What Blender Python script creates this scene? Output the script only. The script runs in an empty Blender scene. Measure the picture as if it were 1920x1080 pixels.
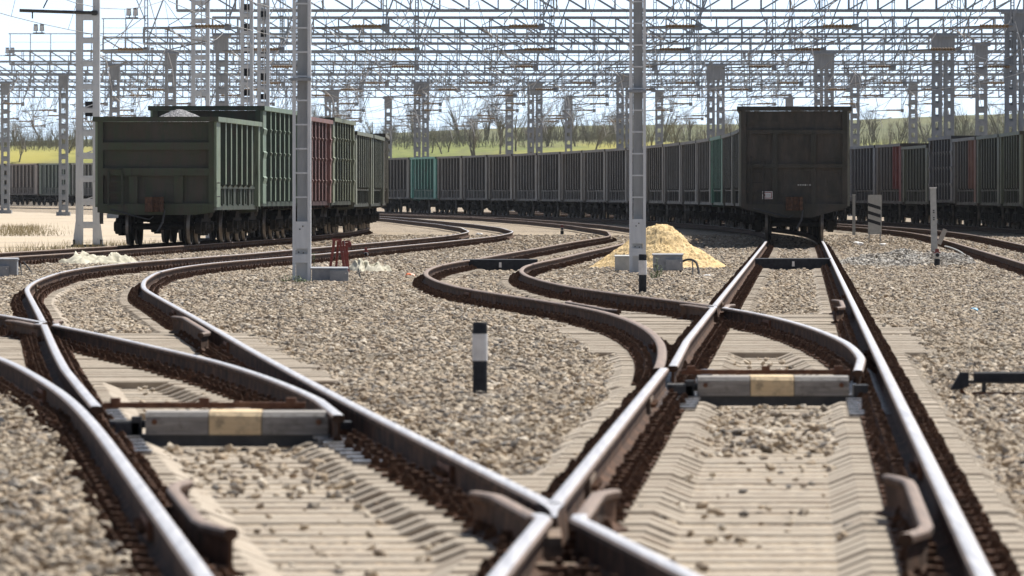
import bpy, bmesh, math, random
import numpy as np
from mathutils import Vector, Matrix, noise as mnoise

random.seed(7)
rng = np.random.default_rng(7)
S = bpy.context.scene
COL = S.collection
F, HOR, CAMZ = 13000.0, 370.0, 1.43          # focal length and horizon in photo pixels, eye height
RAILZ = 0.20

def rise(y):
    t = max(0.0, y - 200.0) / 246.0
    return 0.2 * t * t if y < 640 else 0.2 * (440 / 246.0) ** 2 + 0.0058 * (y - 640) * 0.5

def at(px, py, h=0.0):
    """ground point (x, y) seen at a photo pixel, for a surface h above the ballast"""
    y = 200.0
    for _ in range(30):
        y = F * (CAMZ - h - rise(y)) / (py - HOR)
    return (px - 960.0) * y / F, y

def sx(px, y):
    return (px - 960.0) * y / F

ORD = ['first', 'second', 'third', 'fourth', 'fifth', 'sixth', 'seventh', 'eighth', 'ninth', 'tenth', 'eleventh', 'twelfth',
       'thirteenth', 'fourteenth', 'fifteenth', 'sixteenth', 'seventeenth', 'eighteenth', 'nineteenth', 'twentieth']
_t = ['twenty', 'thirty', 'forty', 'fifty', 'sixty', 'seventy', 'eighty', 'ninety']
for a in _t:
    if a != 'twenty':
        ORD.append(a[:-1] + 'ieth')
    ORD += [a + '-' + b for b in ORD[:9]]

# ------------------------------------------------------------------ objects
def link(o, parent=None):
    COL.objects.link(o)
    if parent is not None:
        o.parent = parent
    return o

def tag(o, label=None, cat=None, group=None, kind=None):
    if label: o['label'] = label
    if cat: o['category'] = cat
    if group: o['group'] = group
    if kind: o['kind'] = kind
    return o

def empty(name, loc=(0, 0, 0), rz=0.0, parent=None):
    o = bpy.data.objects.new(name, None)
    o.empty_display_size = 0.2
    o.location = loc
    o.rotation_euler = (0, 0, rz)
    return link(o, parent)

def copy_tree(o, parent=None):
    c = o.copy()
    COL.objects.link(c)
    c.parent = parent
    for ch in list(o.children):
        copy_tree(ch, c)
    return c

END = (0.85, 0.72, 0.60)
def paint(o, color):
    if o.type == 'MESH' and o.data.materials and o.data.materials[0].name.startswith('wagon_paint'):
        k = END if o.name.startswith('end_wall') or o.name.startswith('ladder') or o.name.startswith('end_rim') else (1, 1, 1)
        o.color = (color[0] * k[0], color[1] * k[1], color[2] * k[2], 1)
    for ch in o.children:
        paint(ch, color)

class MB:
    def __init__(s):
        s.v, s.f, s.m = [], [], []
    def add(s, vs, fs, mi=0):
        b = len(s.v)
        s.v.extend([tuple(v) for v in vs])
        s.f.extend([tuple(i + b for i in f) for f in fs])
        s.m.extend([mi] * len(fs))
    def box(s, c, d, mi=0, M=None, taper=1.0):
        x, y, z = d[0] / 2, d[1] / 2, d[2] / 2
        vs = []
        for k in (-1, 1):
            t = 1.0 if k < 0 else taper
            for (i, j) in ((-1, -1), (1, -1), (1, 1), (-1, 1)):
                vs.append(Vector((i * x * t, j * y * t, k * z)))
        if M is not None:
            vs = [M @ v for v in vs]
        vs = [v + Vector(c) for v in vs]
        s.add(vs, [(3, 2, 1, 0), (4, 5, 6, 7), (0, 1, 5, 4), (1, 2, 6, 5), (2, 3, 7, 6), (3, 0, 4, 7)], mi)
    def box2(s, a, b, mi=0):
        s.box([(a[i] + b[i]) / 2 for i in range(3)], [abs(b[i] - a[i]) for i in range(3)], mi)
    def bar(s, p, q, w, h=None, mi=0):
        h = h or w
        p, q = Vector(p), Vector(q)
        d = q - p
        L = d.length
        if L < 1e-6: return
        d /= L
        up = Vector((0, 0, 1)) if abs(d.z) < 0.95 else Vector((0, 1, 0))
        a = d.cross(up).normalized()
        b = a.cross(d).normalized()
        a *= w / 2; b *= h / 2
        vs = [p - a - b, p + a - b, p + a + b, p - a + b, q - a - b, q + a - b, q + a + b, q - a + b]
        s.add(vs, [(3, 2, 1, 0), (4, 5, 6, 7), (0, 1, 5, 4), (1, 2, 6, 5), (2, 3, 7, 6), (3, 0, 4, 7)], mi)
    def tube(s, pts, r, n=6, mi=0, cap=True):
        pts = [Vector(p) for p in pts]
        rs = r if isinstance(r, (list, tuple)) else [r] * len(pts)
        vs, fs = [], []
        a = None
        for i, p in enumerate(pts):
            d = (pts[min(i + 1, len(pts) - 1)] - pts[max(i - 1, 0)]).normalized()
            if a is None:
                up = Vector((0, 0, 1)) if abs(d.z) < 0.9 else Vector((1, 0, 0))
                a = d.cross(up).normalized()
            else:
                a = (a - d * a.dot(d)).normalized()
            b = d.cross(a)
            for k in range(n):
                t = 2 * math.pi * k / n
                vs.append(p + (a * math.cos(t) + b * math.sin(t)) * rs[i])
        for i in range(len(pts) - 1):
            for k in range(n):
                k2 = (k + 1) % n
                fs.append((i * n + k, i * n + k2, (i + 1) * n + k2, (i + 1) * n + k))
        if cap:
            fs.append(tuple(range(n - 1, -1, -1)))
            fs.append(tuple((len(pts) - 1) * n + k for k in range(n)))
        s.add(vs, fs, mi)
    def prism(s, poly, axis, a, b, mi=0):
        """polygon in the plane across an axis (0=x,1=y,2=z), between a and b"""
        def mk(u, v, w):
            return {0: (w, u, v), 1: (u, w, v), 2: (u, v, w)}[axis]
        n = len(poly)
        vs = [mk(u, v, a) for u, v in poly] + [mk(u, v, b) for u, v in poly]
        fs = [tuple(range(n - 1, -1, -1)), tuple(range(n, 2 * n))]
        for i in range(n):
            j = (i + 1) % n
            fs.append((i, j, n + j, n + i))
        s.add(vs, fs, mi)
    def lathe(s, prof, c, axis=2, n=16, mi=0):
        vs, fs = [], []
        for r, h in prof:
            for k in range(n):
                t = 2 * math.pi * k / n
                u, v = r * math.cos(t), r * math.sin(t)
                p = {0: (h, u, v), 1: (u, h, v), 2: (u, v, h)}[axis]
                vs.append((p[0] + c[0], p[1] + c[1], p[2] + c[2]))
        for i in range(len(prof) - 1):
            for k in range(n):
                k2 = (k + 1) % n
                fs.append((i * n + k, i * n + k2, (i + 1) * n + k2, (i + 1) * n + k))
        fs.append(tuple(range(n - 1, -1, -1)))
        fs.append(tuple((len(prof) - 1) * n + k for k in range(n)))
        s.add(vs, fs, mi)
    def mesh(s, name, mats, smooth=False, fix=True):
        me = bpy.data.meshes.new(name)
        me.from_pydata(s.v, [], s.f)
        for m in (mats if isinstance(mats, (list, tuple)) else [mats]):
            me.materials.append(m)
        me.polygons.foreach_set('material_index', s.m)
        if fix:
            bm = bmesh.new(); bm.from_mesh(me)
            bmesh.ops.recalc_face_normals(bm, faces=bm.faces)
            bm.to_mesh(me); bm.free()
        if smooth:
            me.polygons.foreach_set('use_smooth', [True] * len(me.polygons))
        me.update()
        return me
    def build(s, name, mats, parent=None, smooth=False, fix=True):
        return link(bpy.data.objects.new(name, s.mesh(name, mats, smooth, fix)), parent)

def reuse(o, parent, loc=None, rz=None):
    c = o.copy(); COL.objects.link(c); c.parent = parent
    if loc is not None: c.location = loc
    if rz is not None: c.rotation_euler = (0, 0, rz)
    return c

# ------------------------------------------------------------------ materials
class NT:
    def __init__(s, name):
        s.m = bpy.data.materials.new(name); s.m.use_nodes = True
        s.t = s.m.node_tree; s.t.nodes.clear()
        s.out = s.t.nodes.new('ShaderNodeOutputMaterial')
        s.b = s.t.nodes.new('ShaderNodeBsdfPrincipled')
        s.t.links.new(s.b.outputs[0], s.out.inputs[0])
    def n(s, typ, **kw):
        nd = s.t.nodes.new(typ)
        for k, v in kw.items():
            setattr(nd, k, v)
        return nd
    def set(s, inp, val):
        if hasattr(val, 'is_linked') or isinstance(val, bpy.types.NodeSocket):
            s.t.links.new(val, inp)
        else:
            inp.default_value = val
    def pos(s):
        return s.n('ShaderNodeNewGeometry').outputs['Position']
    def objco(s):
        return s.n('ShaderNodeTexCoord').outputs['Object']
    def scale(s, vec, sc):
        m = s.n('ShaderNodeMapping'); s.set(m.inputs['Vector'], vec); m.inputs['Scale'].default_value = sc
        return m.outputs[0]
    def noise(s, vec, scale, detail=4, rough=0.55, out='Fac'):
        nd = s.n('ShaderNodeTexNoise'); s.set(nd.inputs['Vector'], vec)
        nd.inputs['Scale'].default_value = scale; nd.inputs['Detail'].default_value = detail
        nd.inputs['Roughness'].default_value = rough
        return nd.outputs[out]
    def voro(s, vec, scale, feature='F1'):
        nd = s.n('ShaderNodeTexVoronoi', feature=feature); s.set(nd.inputs['Vector'], vec)
        nd.inputs['Scale'].default_value = scale
        return nd
    def ramp(s, fac, stops, interp='LINEAR'):
        nd = s.n('ShaderNodeValToRGB'); s.set(nd.inputs[0], fac)
        cr = nd.color_ramp; cr.interpolation = interp
        while len(cr.elements) < len(stops): cr.elements.new(0.5)
        for e, (p, c) in zip(cr.elements, stops):
            e.position = p; e.color = (*c, 1) if len(c) == 3 else c
        return nd.outputs[0]
    def mix(s, fac, a, b, mode='MIX'):
        nd = s.n('ShaderNodeMix', data_type='RGBA', blend_type=mode)
        s.set(nd.inputs[0], fac)
        s.set(nd.inputs[6], a if not isinstance(a, tuple) else (*a, 1))
        s.set(nd.inputs[7], b if not isinstance(b, tuple) else (*b, 1))
        return nd.outputs[2]
    def math(s, op, a, b=None):
        nd = s.n('ShaderNodeMath', operation=op); s.set(nd.inputs[0], a)
        if b is not None: s.set(nd.inputs[1], b)
        return nd.outputs[0]
    def bump(s, h, strength=0.4, dist=0.02):
        nd = s.n('ShaderNodeBump'); nd.inputs['Strength'].default_value = strength
        nd.inputs['Distance'].default_value = dist
        s.set(nd.inputs['Height'], h); s.t.links.new(nd.outputs[0], s.b.inputs['Normal'])
    def fin(s, color, rough=0.8, metal=0.0):
        s.set(s.b.inputs['Base Color'], color if not isinstance(color, tuple) else (*color, 1))
        s.set(s.b.inputs['Roughness'], rough); s.set(s.b.inputs['Metallic'], metal)
        return s.m

def simple(name, c1, c2, scale=6.0, rough=0.8, metal=0.0, bump=0.0, detail=5, lo=0.35, hi=0.65):
    t = NT(name)
    nz = t.noise(t.pos(), scale, detail, 0.6)
    col = t.ramp(nz, [(lo, c1), (hi, c2)])
    if bump: t.bump(nz, bump, 0.02)
    return t.fin(col, rough, metal)

STONE = [(0.0, (0.07, 0.062, 0.055)), (0.12, (0.17, 0.16, 0.15)), (0.3, (0.41, 0.33, 0.24)), (0.45, (0.24, 0.19, 0.145)),
         (0.6, (0.50, 0.41, 0.30)), (0.74, (0.33, 0.245, 0.165)), (0.87, (0.55, 0.465, 0.355)), (1.0, (0.64, 0.58, 0.49))]

def m_ballast():
    t = NT('ballast_gravel')
    p = t.pos()
    v = t.voro(p, 19.0)
    sp = t.n('ShaderNodeSeparateColor'); t.set(sp.inputs[0], v.outputs['Color'])
    col = t.ramp(sp.outputs[0], STONE)
    edge = t.ramp(v.outputs['Distance'], [(0.25, (1, 1, 1)), (0.75, (0.5, 0.46, 0.40))])
    col = t.mix(1.0, col, edge, 'MULTIPLY')
    big = t.noise(p, 0.35, 4)
    col = t.mix(t.ramp(big, [(0.42, (0, 0, 0)), (0.62, (0.65, 0.65, 0.65))]), col, (0.45, 0.365, 0.26))
    t.bump(t.math('MULTIPLY', v.outputs['Distance'], -1.0), 0.9, 0.05)
    return t.fin(col, 0.95)

def m_stone(name, stops):
    t = NT(name)
    oi = t.n('ShaderNodeObjectInfo')
    col = t.ramp(oi.outputs['Random'], stops)
    pw = t.pos()
    da = t.noise(t.scale(pw, (.55, .22, .5)), 1.0, 4, 0.6)
    col = t.mix(t.ramp(da, [(0.46, (0, 0, 0)), (0.66, (0.55, 0.55, 0.55))]), col, (0.36, 0.30, 0.22))
    db = t.noise(t.scale(pw, (.8, .25, .5)), 1.7, 3, 0.5)
    col = t.mix(t.ramp(db, [(0.56, (0, 0, 0)), (0.70, (0.5, 0.5, 0.5))]), col, (0.12, 0.10, 0.085))
    nz = t.noise(t.objco(), 3.0, 3)
    col = t.mix(t.ramp(nz, [(0.4, (0, 0, 0)), (0.7, (0.35, 0.35, 0.35))]), col, (0.40, 0.34, 0.26))
    return t.fin(col, 0.92)

def m_concrete():
    t = NT('sleeper_concrete')
    p = t.pos()
    gi = t.n('ShaderNodeNewGeometry')
    nz = t.noise(p, 9.0, 6, 0.65)
    col = t.ramp(nz, [(0.3, (0.34, 0.28, 0.215)), (0.55, (0.44, 0.375, 0.295)), (0.75, (0.50, 0.44, 0.36))])
    col = t.mix(t.ramp(gi.outputs['Random Per Island'], [(0.0, (0, 0, 0)), (0.5, (0.25, 0.25, 0.25)), (1.0, (0.75, 0.75, 0.75))]), col, (0.29, 0.25, 0.20))
    st = t.noise(t.scale(p, (2.2, 9, 4)), 1.0, 4)
    col = t.mix(t.ramp(st, [(0.50, (0, 0, 0)), (0.68, (0.7, 0.7, 0.7))]), col, (0.22, 0.165, 0.115))
    ch = t.noise(p, 38.0, 3, 0.6)
    col = t.mix(t.ramp(ch, [(0.64, (0, 0, 0)), (0.70, (0.7, 0.7, 0.7))]), col, (0.14, 0.115, 0.09))
    t.bump(nz, 0.25, 0.01)
    return t.fin(col, 0.9)

def m_rust(name, a, b, c, scale=14):
    t = NT(name)
    p = t.pos()
    nz = t.noise(p, scale, 6, 0.65)
    col = t.ramp(nz, [(0.32, a), (0.5, b), (0.7, c)])
    t.bump(nz, 0.4, 0.01)
    return t.fin(col, 0.88)

def m_railtop(name, c1, c2, r1, r2, metal):
    t = NT(name)
    p = t.pos()
    nz = t.noise(t.scale(p, (30, 0.8, 30)), 1.0, 4)
    col = t.ramp(nz, [(0.35, c1), (0.68, c2)])
    rg = t.ramp(nz, [(0.3, (r1,) * 3), (0.7, (r2,) * 3)])
    return t.fin(col, rg, metal)

def m_wagon(name='wagon_paint', rust=0.5, dust=None, mult=0.32):
    t = NT(name)
    oi = t.n('ShaderNodeObjectInfo')
    p = t.n('ShaderNodeTexCoord').outputs['Object']
    off = t.n('ShaderNodeVectorMath', operation='ADD')
    t.set(off.inputs[0], p)
    cmb = t.n('ShaderNodeCombineXYZ')
    for i in range(3): t.set(cmb.inputs[i], t.math('MULTIPLY', oi.outputs['Random'], 37.0 + i * 11))
    t.set(off.inputs[1], cmb.outputs[0])
    q = off.outputs[0]
    base = oi.outputs['Color']
    n1 = t.noise(t.scale(q, (1.2, 1.2, 0.8)), 1.3, 6, 0.65)
    base = t.mix(1.0, base, (mult,) * 3, 'MULTIPLY')
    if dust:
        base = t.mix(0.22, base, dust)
    light = t.mix(1.0, base, (1.55, 1.5, 1.4), 'MULTIPLY')
    col = t.mix(t.ramp(n1, [(0.35, (0, 0, 0)), (0.7, (0.7, 0.7, 0.7))]), base, light)
    # rusty and sooty patches
    n2 = t.noise(t.scale(q, (2.6, 2.6, 0.9)), 1.6, 7, 0.7)
    col = t.mix(t.ramp(n2, [(0.62 - 0.16 * rust, (0, 0, 0)), (0.74 - 0.1 * rust, (0.85, 0.85, 0.85))]), col, (0.048, 0.036, 0.027))
    n3 = t.noise(t.scale(q, (5, 5, 0.5)), 1.8, 5, 0.6)
    col = t.mix(t.ramp(n3, [(0.56, (0, 0, 0)), (0.72, (0.6, 0.6, 0.6))]), col, (0.022, 0.02, 0.018))
    n4 = t.noise(q, 6.0, 5, 0.7)
    col = t.mix(t.ramp(n4, [(0.62, (0, 0, 0)), (0.76, (0.55, 0.55, 0.55))]), col, (0.10, 0.055, 0.03))
    t.bump(n2, 0.15, 0.03)
    return t.fin(col, t.ramp(n1, [(0.3, (0.45,) * 3), (0.7, (0.75,) * 3)]))

def m_grass():
    t = NT('field_grass')
    p = t.pos()
    a = t.noise(t.scale(p, (0.03, 0.012, 0.03)), 1.0, 5, 0.6)
    b = t.noise(t.scale(p, (0.9, 0.25, 0.9)), 1.0, 5, 0.7)
    col = t.ramp(b, [(0.3, (0.085, 0.108, 0.022)), (0.55, (0.15, 0.175, 0.032)), (0.75, (0.21, 0.225, 0.05))])
    col = t.mix(t.ramp(a, [(0.46, (0, 0, 0)), (0.62, (0.75, 0.75, 0.75))]), col, (0.33, 0.28, 0.045))
    c = t.noise(t.scale(p, (0.05, 0.02, 0.05)), 1.7, 4, 0.6)
    col = t.mix(t.ramp(c, [(0.52, (0, 0, 0)), (0.66, (0.7, 0.7, 0.7))]), col, (0.13, 0.11, 0.055))
    sep = t.n('ShaderNodeSeparateXYZ'); t.set(sep.inputs[0], p)
    far = t.ramp(t.math('MULTIPLY', sep.outputs[1], 0.001), [(0.685, (0, 0, 0)), (0.74, (0.85, 0.85, 0.85))])
    col = t.mix(far, col, t.ramp(c, [(0.35, (0.06, 0.068, 0.03)), (0.6, (0.11, 0.115, 0.05))]))
    foot = t.ramp(t.math('MULTIPLY', sep.outputs[1], 0.001), [(0.660, (1, 1, 1)), (0.666, (0, 0, 0))])
    col = t.mix(foot, col, (0.07, 0.055, 0.038))  # dark strip painted at the bank foot for the shade under the far wagons
    return t.fin(col, 0.95)

def m_sandroad():
    t = NT('pale_sand')
    p = t.pos()
    a = t.noise(p, 0.25, 5, 0.6)
    b = t.noise(p, 9.0, 5, 0.7)
    col = t.ramp(b, [(0.3, (0.41, 0.335, 0.245)), (0.7, (0.53, 0.45, 0.35))])
    col = t.mix(t.ramp(a, [(0.45, (0, 0, 0)), (0.65, (0.6, 0.6, 0.6))]), col, (0.40, 0.32, 0.20))
    t.bump(b, 0.5, 0.04)
    return t.fin(col, 0.95)

def m_galv(name, c1, c2):
    t = NT(name)
    p = t.objco()
    nz = t.noise(t.scale(p, (6, 6, 1.2)), 1.5, 5, 0.6)
    col = t.ramp(nz, [(0.3, c1), (0.7, c2)])
    n2 = t.noise(p, 3.0, 5, 0.7)
    col = t.mix(t.ramp(n2, [(0.6, (0, 0, 0)), (0.75, (0.4, 0.4, 0.4))]), col, (0.16, 0.15, 0.14))
    return t.fin(col, 0.6, 0.15)

def m_coal():
    t = NT('coal')
    v = t.voro(t.pos(), 16)
    sp = t.n('ShaderNodeSeparateColor'); t.set(sp.inputs[0], v.outputs['Color'])
    col = t.ramp(sp.outputs[0], [(0.0, (0.02, 0.02, 0.022)), (0.7, (0.09, 0.09, 0.095)), (1.0, (0.38, 0.38, 0.39))])
    t.bump(t.math('MULTIPLY', v.outputs['Distance'], -1.0), 1.0, 0.06)
    return t.fin(col, 0.5)

def m_sand():
    t = NT('yellow_sand')
    p = t.pos()
    b = t.noise(p, 7.0, 7, 0.75)
    col = t.ramp(b, [(0.25, (0.58, 0.40, 0.17)), (0.5, (0.80, 0.59, 0.30)), (0.75, (0.88, 0.69, 0.41))])
    c = t.noise(p, 26.0, 3, 0.6)
    col = t.mix(t.ramp(c, [(0.57, (0, 0, 0)), (0.66, (0.85, 0.85, 0.85))]), col, (0.30, 0.18, 0.07))
    t.bump(b, 0.8, 0.08)
    return t.fin(col, 0.95)

def m_wood(name, c1, c2):
    t = NT(name)
    p = t.objco()
    nz = t.noise(t.scale(p, (1.5, 20, 20)), 2.0, 6, 0.6)
    n2 = t.noise(p, 5.0, 5, 0.65)
    col = t.ramp(nz, [(0.3, c1), (0.7, c2)])
    col = t.mix(t.ramp(n2, [(0.58, (0, 0, 0)), (0.75, (0.5, 0.5, 0.5))]), col, tuple(v * 0.45 for v in c1))
    n3 = t.noise(p, 14.0, 5, 0.7)
    col = t.mix(t.ramp(n3, [(0.52, (0, 0, 0)), (0.68, (0.55, 0.55, 0.55))]), col, (0.10, 0.085, 0.07))
    t.bump(nz, 0.5, 0.015)
    return t.fin(col, 0.9)

HAZE = 0.00004
BALLAST = m_ballast()
STONES = m_stone('crushed_stone', STONE)
GREYSTONES = m_stone('grey_stone', [(0, (0.07, 0.07, 0.072)), (0.3, (0.23, 0.22, 0.205)), (0.6, (0.37, 0.355, 0.33)), (0.85, (0.51, 0.49, 0.455)), (1, (0.62, 0.61, 0.58))])
CONC = m_concrete()
RUST = m_rust('dark_rust', (0.030, 0.016, 0.010), (0.078, 0.040, 0.024), (0.165, 0.082, 0.047), 26)
RUST.node_tree.nodes['Principled BSDF'].inputs['Specular IOR Level'].default_value = 0.15
RAILSIDE = m_rust('rail_rust', (0.028, 0.017, 0.012), (0.064, 0.037, 0.025), (0.145, 0.080, 0.050), 5)
RAILSIDE.node_tree.nodes['Principled BSDF'].inputs['Specular IOR Level'].default_value = 0.15
RAILTOP = m_railtop('rail_polished', (0.38, 0.38, 0.40), (0.48, 0.48, 0.50), 0.44, 0.54, 0.7)
RAILDULL = m_railtop('rail_dull', (0.16, 0.115, 0.09), (0.25, 0.185, 0.15), 0.62, 0.8, 0.15)
PAINT = m_wagon('wagon_paint', 0.35)
PAINTR = m_wagon('wagon_paint_rusty', 0.75)
PAINTS = m_wagon('wagon_paint_dark_panel', 1.5, None, 0.42)  # darker, patchier coat for the recessed end-wall panels
PAINTLIT = m_wagon('wagon_paint_sunlit_dusty', 0.5, (0.33, 0.315, 0.28), 1.3)  # sunlit strips painted in: brighter copy of the base paint, greyed by some dust
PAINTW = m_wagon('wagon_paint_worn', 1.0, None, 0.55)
UNDER = m_rust('bogie_steel', (0.007, 0.0065, 0.006), (0.016, 0.014, 0.012), (0.032, 0.027, 0.022), 9)
UNDER.node_tree.nodes['Principled BSDF'].inputs['Specular IOR Level'].default_value = 0.15
TREAD = simple('wheel_tread', (0.10, 0.085, 0.075), (0.22, 0.20, 0.185), 4, 0.45, 0.6)
CPL = m_rust('coupler_rust', (0.03, 0.016, 0.011), (0.07, 0.034, 0.02), (0.12, 0.06, 0.035), 12)
RUSTB = m_rust('brown_rust', (0.07, 0.03, 0.018), (0.14, 0.06, 0.032), (0.22, 0.11, 0.06), 12)
GRASS = m_grass()
SAND = m_sandroad()
SANDY = m_sand()
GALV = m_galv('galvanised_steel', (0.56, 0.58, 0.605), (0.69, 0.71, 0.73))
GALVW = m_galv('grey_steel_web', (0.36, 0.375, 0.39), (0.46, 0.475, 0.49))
GALVD = m_galv('weathered_galvanised_steel', (0.23, 0.248, 0.27), (0.31, 0.33, 0.355))
COAL = m_coal()
INSUL = simple('brown_insulator', (0.16, 0.10, 0.05), (0.26, 0.18, 0.09), 10, 0.4)
WIRE = simple('wire_metal', (0.22, 0.22, 0.22), (0.34, 0.33, 0.31), 3, 0.5, 0.6)
BLACKP = simple('black_paint', (0.018, 0.02, 0.026), (0.032, 0.035, 0.042), 14, 0.8, 0, 0.1)
BLACKP.node_tree.nodes['Principled BSDF'].inputs['Specular IOR Level'].default_value = 0.2
WHITEP = simple('white_paint', (0.62, 0.61, 0.60), (0.76, 0.75, 0.74), 12, 0.65, 0, 0.1)
GREYP = simple('grey_paint', (0.22, 0.23, 0.25), (0.30, 0.31, 0.33), 9, 0.55, 0, 0.1)
LGREYP = simple('light_grey_paint', (0.36, 0.37, 0.36), (0.46, 0.46, 0.44), 9, 0.6, 0, 0.1)
DARKM = simple('dark_metal', (0.03, 0.032, 0.036), (0.06, 0.06, 0.064), 9, 0.55, 0.2, 0.15)
REDP = simple('red_oxide_paint', (0.17, 0.03, 0.022), (0.26, 0.055, 0.04), 14, 0.6, 0, 0.1)
PLANK = m_wood('grey_timber', (0.17, 0.158, 0.148), (0.38, 0.355, 0.33))
TAN = m_wood('tan_timber', (0.62, 0.46, 0.27), (0.74, 0.58, 0.37))
BARK = simple('grey_bark', (0.16, 0.14, 0.12), (0.26, 0.235, 0.205), 6, 0.95)
TWIG = simple('twig_bark', (0.22, 0.20, 0.175), (0.33, 0.30, 0.265), 6, 0.95)
LEAF = simple('weed_leaf', (0.04, 0.075, 0.02), (0.11, 0.15, 0.04), 20, 0.7)
DRY = simple('dry_stalk', (0.30, 0.25, 0.13), (0.45, 0.38, 0.22), 10, 0.9)
CLOTH = simple('dirty_canvas', (0.34, 0.32, 0.24), (0.56, 0.53, 0.43), 5, 0.9, 0, 0.3)
CABLE = simple('black_cable', (0.012, 0.012, 0.013), (0.028, 0.028, 0.028), 10, 0.9)
CABLE.node_tree.nodes['Principled BSDF'].inputs['Specular IOR Level'].default_value = 0.1
ORANGE = simple('orange_plastic', (0.62, 0.13, 0.04), (0.75, 0.2, 0.07), 20, 0.5)
BLUEP = simple('blue_plastic', (0.03, 0.26, 0.50), (0.06, 0.36, 0.6), 20, 0.5)
SCRUB = simple('olive_scrub', (0.13, 0.135, 0.07), (0.21, 0.21, 0.12), 0.8, 0.95)
CASTING = m_rust('dusty_casting', (0.07, 0.045, 0.03), (0.16, 0.11, 0.075), (0.27, 0.20, 0.14), 10)
RED1 = simple('faded_red_paint', (0.15, 0.032, 0.03), (0.22, 0.06, 0.05), 2, 0.7)
RED2 = simple('orange_red_paint', (0.17, 0.075, 0.055), (0.24, 0.12, 0.09), 2, 0.7)
LAMPG = simple('lamp_glass', (0.5, 0.52, 0.54), (0.6, 0.62, 0.64), 5, 0.2)

# ------------------------------------------------------------------ camera, light, sky
cam = bpy.data.cameras.new('camera')
cam.sensor_width = 36.0
cam.lens = 36.0 * F / 1920.0
cam.shift_y = -(540.0 - HOR) / 1920.0
cam.clip_start = 0.5
cam.clip_end = 6000
cam.dof.use_dof = True
cam.dof.focus_distance = 150.0
cam.dof.aperture_fstop = 9.6
co = bpy.data.objects.new('camera', cam)
co.location = (0, 0, CAMZ)
co.rotation_euler = (math.radians(90), 0, 0)
COL.objects.link(co)
S.camera = co

EL, AZ = math.radians(54), math.radians(38)       # sun: behind and to the right
sd = Vector((math.sin(AZ) * math.cos(EL), math.cos(AZ) * math.cos(EL), math.sin(EL)))
sun = bpy.data.lights.new('sun', 'SUN')
sun.energy = 4.9
sun.angle = math.radians(0.5)
sun.color = (1.0, 0.95, 0.87)
so = bpy.data.objects.new('sun', sun)
so.rotation_euler = sd.to_track_quat('Z', 'Y').to_euler()
so.location = (60, 120, 200)
COL.objects.link(so)

w = bpy.data.worlds.new('World'); S.world = w; w.use_nodes = True
wn = w.node_tree
bg = wn.nodes['Background']
sky = wn.nodes.new('ShaderNodeTexSky'); sky.sky_type = 'NISHITA'; sky.sun_disc = False
sky.sun_elevation = EL; sky.sun_rotation = AZ
sky.air_density = 1.0; sky.dust_density = 1.0; sky.ozone_density = 1.0
# look a little higher into the sky model (its last degree is too yellow) and let the horizon band be the brightest part, as on a hazy day
tc = wn.nodes.new('ShaderNodeTexCoord'); ad = wn.nodes.new('ShaderNodeVectorMath'); ad.operation = 'ADD'; ad.inputs[1].default_value = (0, 0, 0.16)
nm = wn.nodes.new('ShaderNodeVectorMath'); nm.operation = 'NORMALIZE'
wn.links.new(tc.outputs['Generated'], ad.inputs[0]); wn.links.new(ad.outputs[0], nm.inputs[0]); wn.links.new(nm.outputs[0], sky.inputs[0])
sx_ = wn.nodes.new('ShaderNodeSeparateXYZ'); wn.links.new(tc.outputs['Generated'], sx_.inputs[0])
rp0 = wn.nodes.new('ShaderNodeValToRGB'); wn.links.new(sx_.outputs[2], rp0.inputs[0])
rp0.color_ramp.elements[0].position = 0.02; rp0.color_ramp.elements[0].color = (1.0, 1.0, 1.0, 1)
rp0.color_ramp.elements[1].position = 0.30; rp0.color_ramp.elements[1].color = (0.50, 0.50, 0.50, 1)
mx = wn.nodes.new('ShaderNodeMix'); mx.data_type = 'RGBA'; mx.blend_type = 'MULTIPLY'; mx.inputs[0].default_value = 1
wn.links.new(sky.outputs[0], mx.inputs[6]); wn.links.new(rp0.outputs[0], mx.inputs[7])
rp1 = wn.nodes.new('ShaderNodeValToRGB'); hm = wn.nodes.new('ShaderNodeMath'); hm.operation = 'MULTIPLY_ADD'; hm.inputs[1].default_value = 0.5; hm.inputs[2].default_value = 0.5
wn.links.new(sx_.outputs[1], hm.inputs[0]); wn.links.new(hm.outputs[0], rp1.inputs[0])      # deeper sky away from the sun
rp1.color_ramp.elements[0].position = 0.25; rp1.color_ramp.elements[0].color = (0.8, 0.8, 0.8, 1)
rp1.color_ramp.elements[1].position = 0.85; rp1.color_ramp.elements[1].color = (1, 1, 1, 1)
mx2 = wn.nodes.new('ShaderNodeMix'); mx2.data_type = 'RGBA'; mx2.blend_type = 'MULTIPLY'; mx2.inputs[0].default_value = 1
wn.links.new(mx.outputs[2], mx2.inputs[6]); wn.links.new(rp1.outputs[0], mx2.inputs[7])
mx3 = wn.nodes.new('ShaderNodeMix'); mx3.data_type = 'RGBA'; mx3.blend_type = 'MIX'; mx3.inputs[0].default_value = 0.28
sat = wn.nodes.new('ShaderNodeHueSaturation'); sat.inputs['Saturation'].default_value = 0.25; sat.inputs['Value'].default_value = 1.06
wn.links.new(mx2.outputs[2], sat.inputs['Color']); wn.links.new(mx2.outputs[2], mx3.inputs[6]); wn.links.new(sat.outputs[0], mx3.inputs[7])
wn.links.new(mx3.outputs[2], bg.inputs[0])       # thin high haze takes part of the blue out
bg.inputs[1].default_value = 0.143
S.view_settings.view_transform = 'Standard'
S.view_settings.look = 'None'
S.view_settings.gamma = 1.0
S.view_settings.exposure = 0.6
try:
    S.cycles.max_bounces = 6
    S.cycles.volume_bounces = 0
    S.cycles.use_denoising = True
except Exception:
    pass

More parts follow.
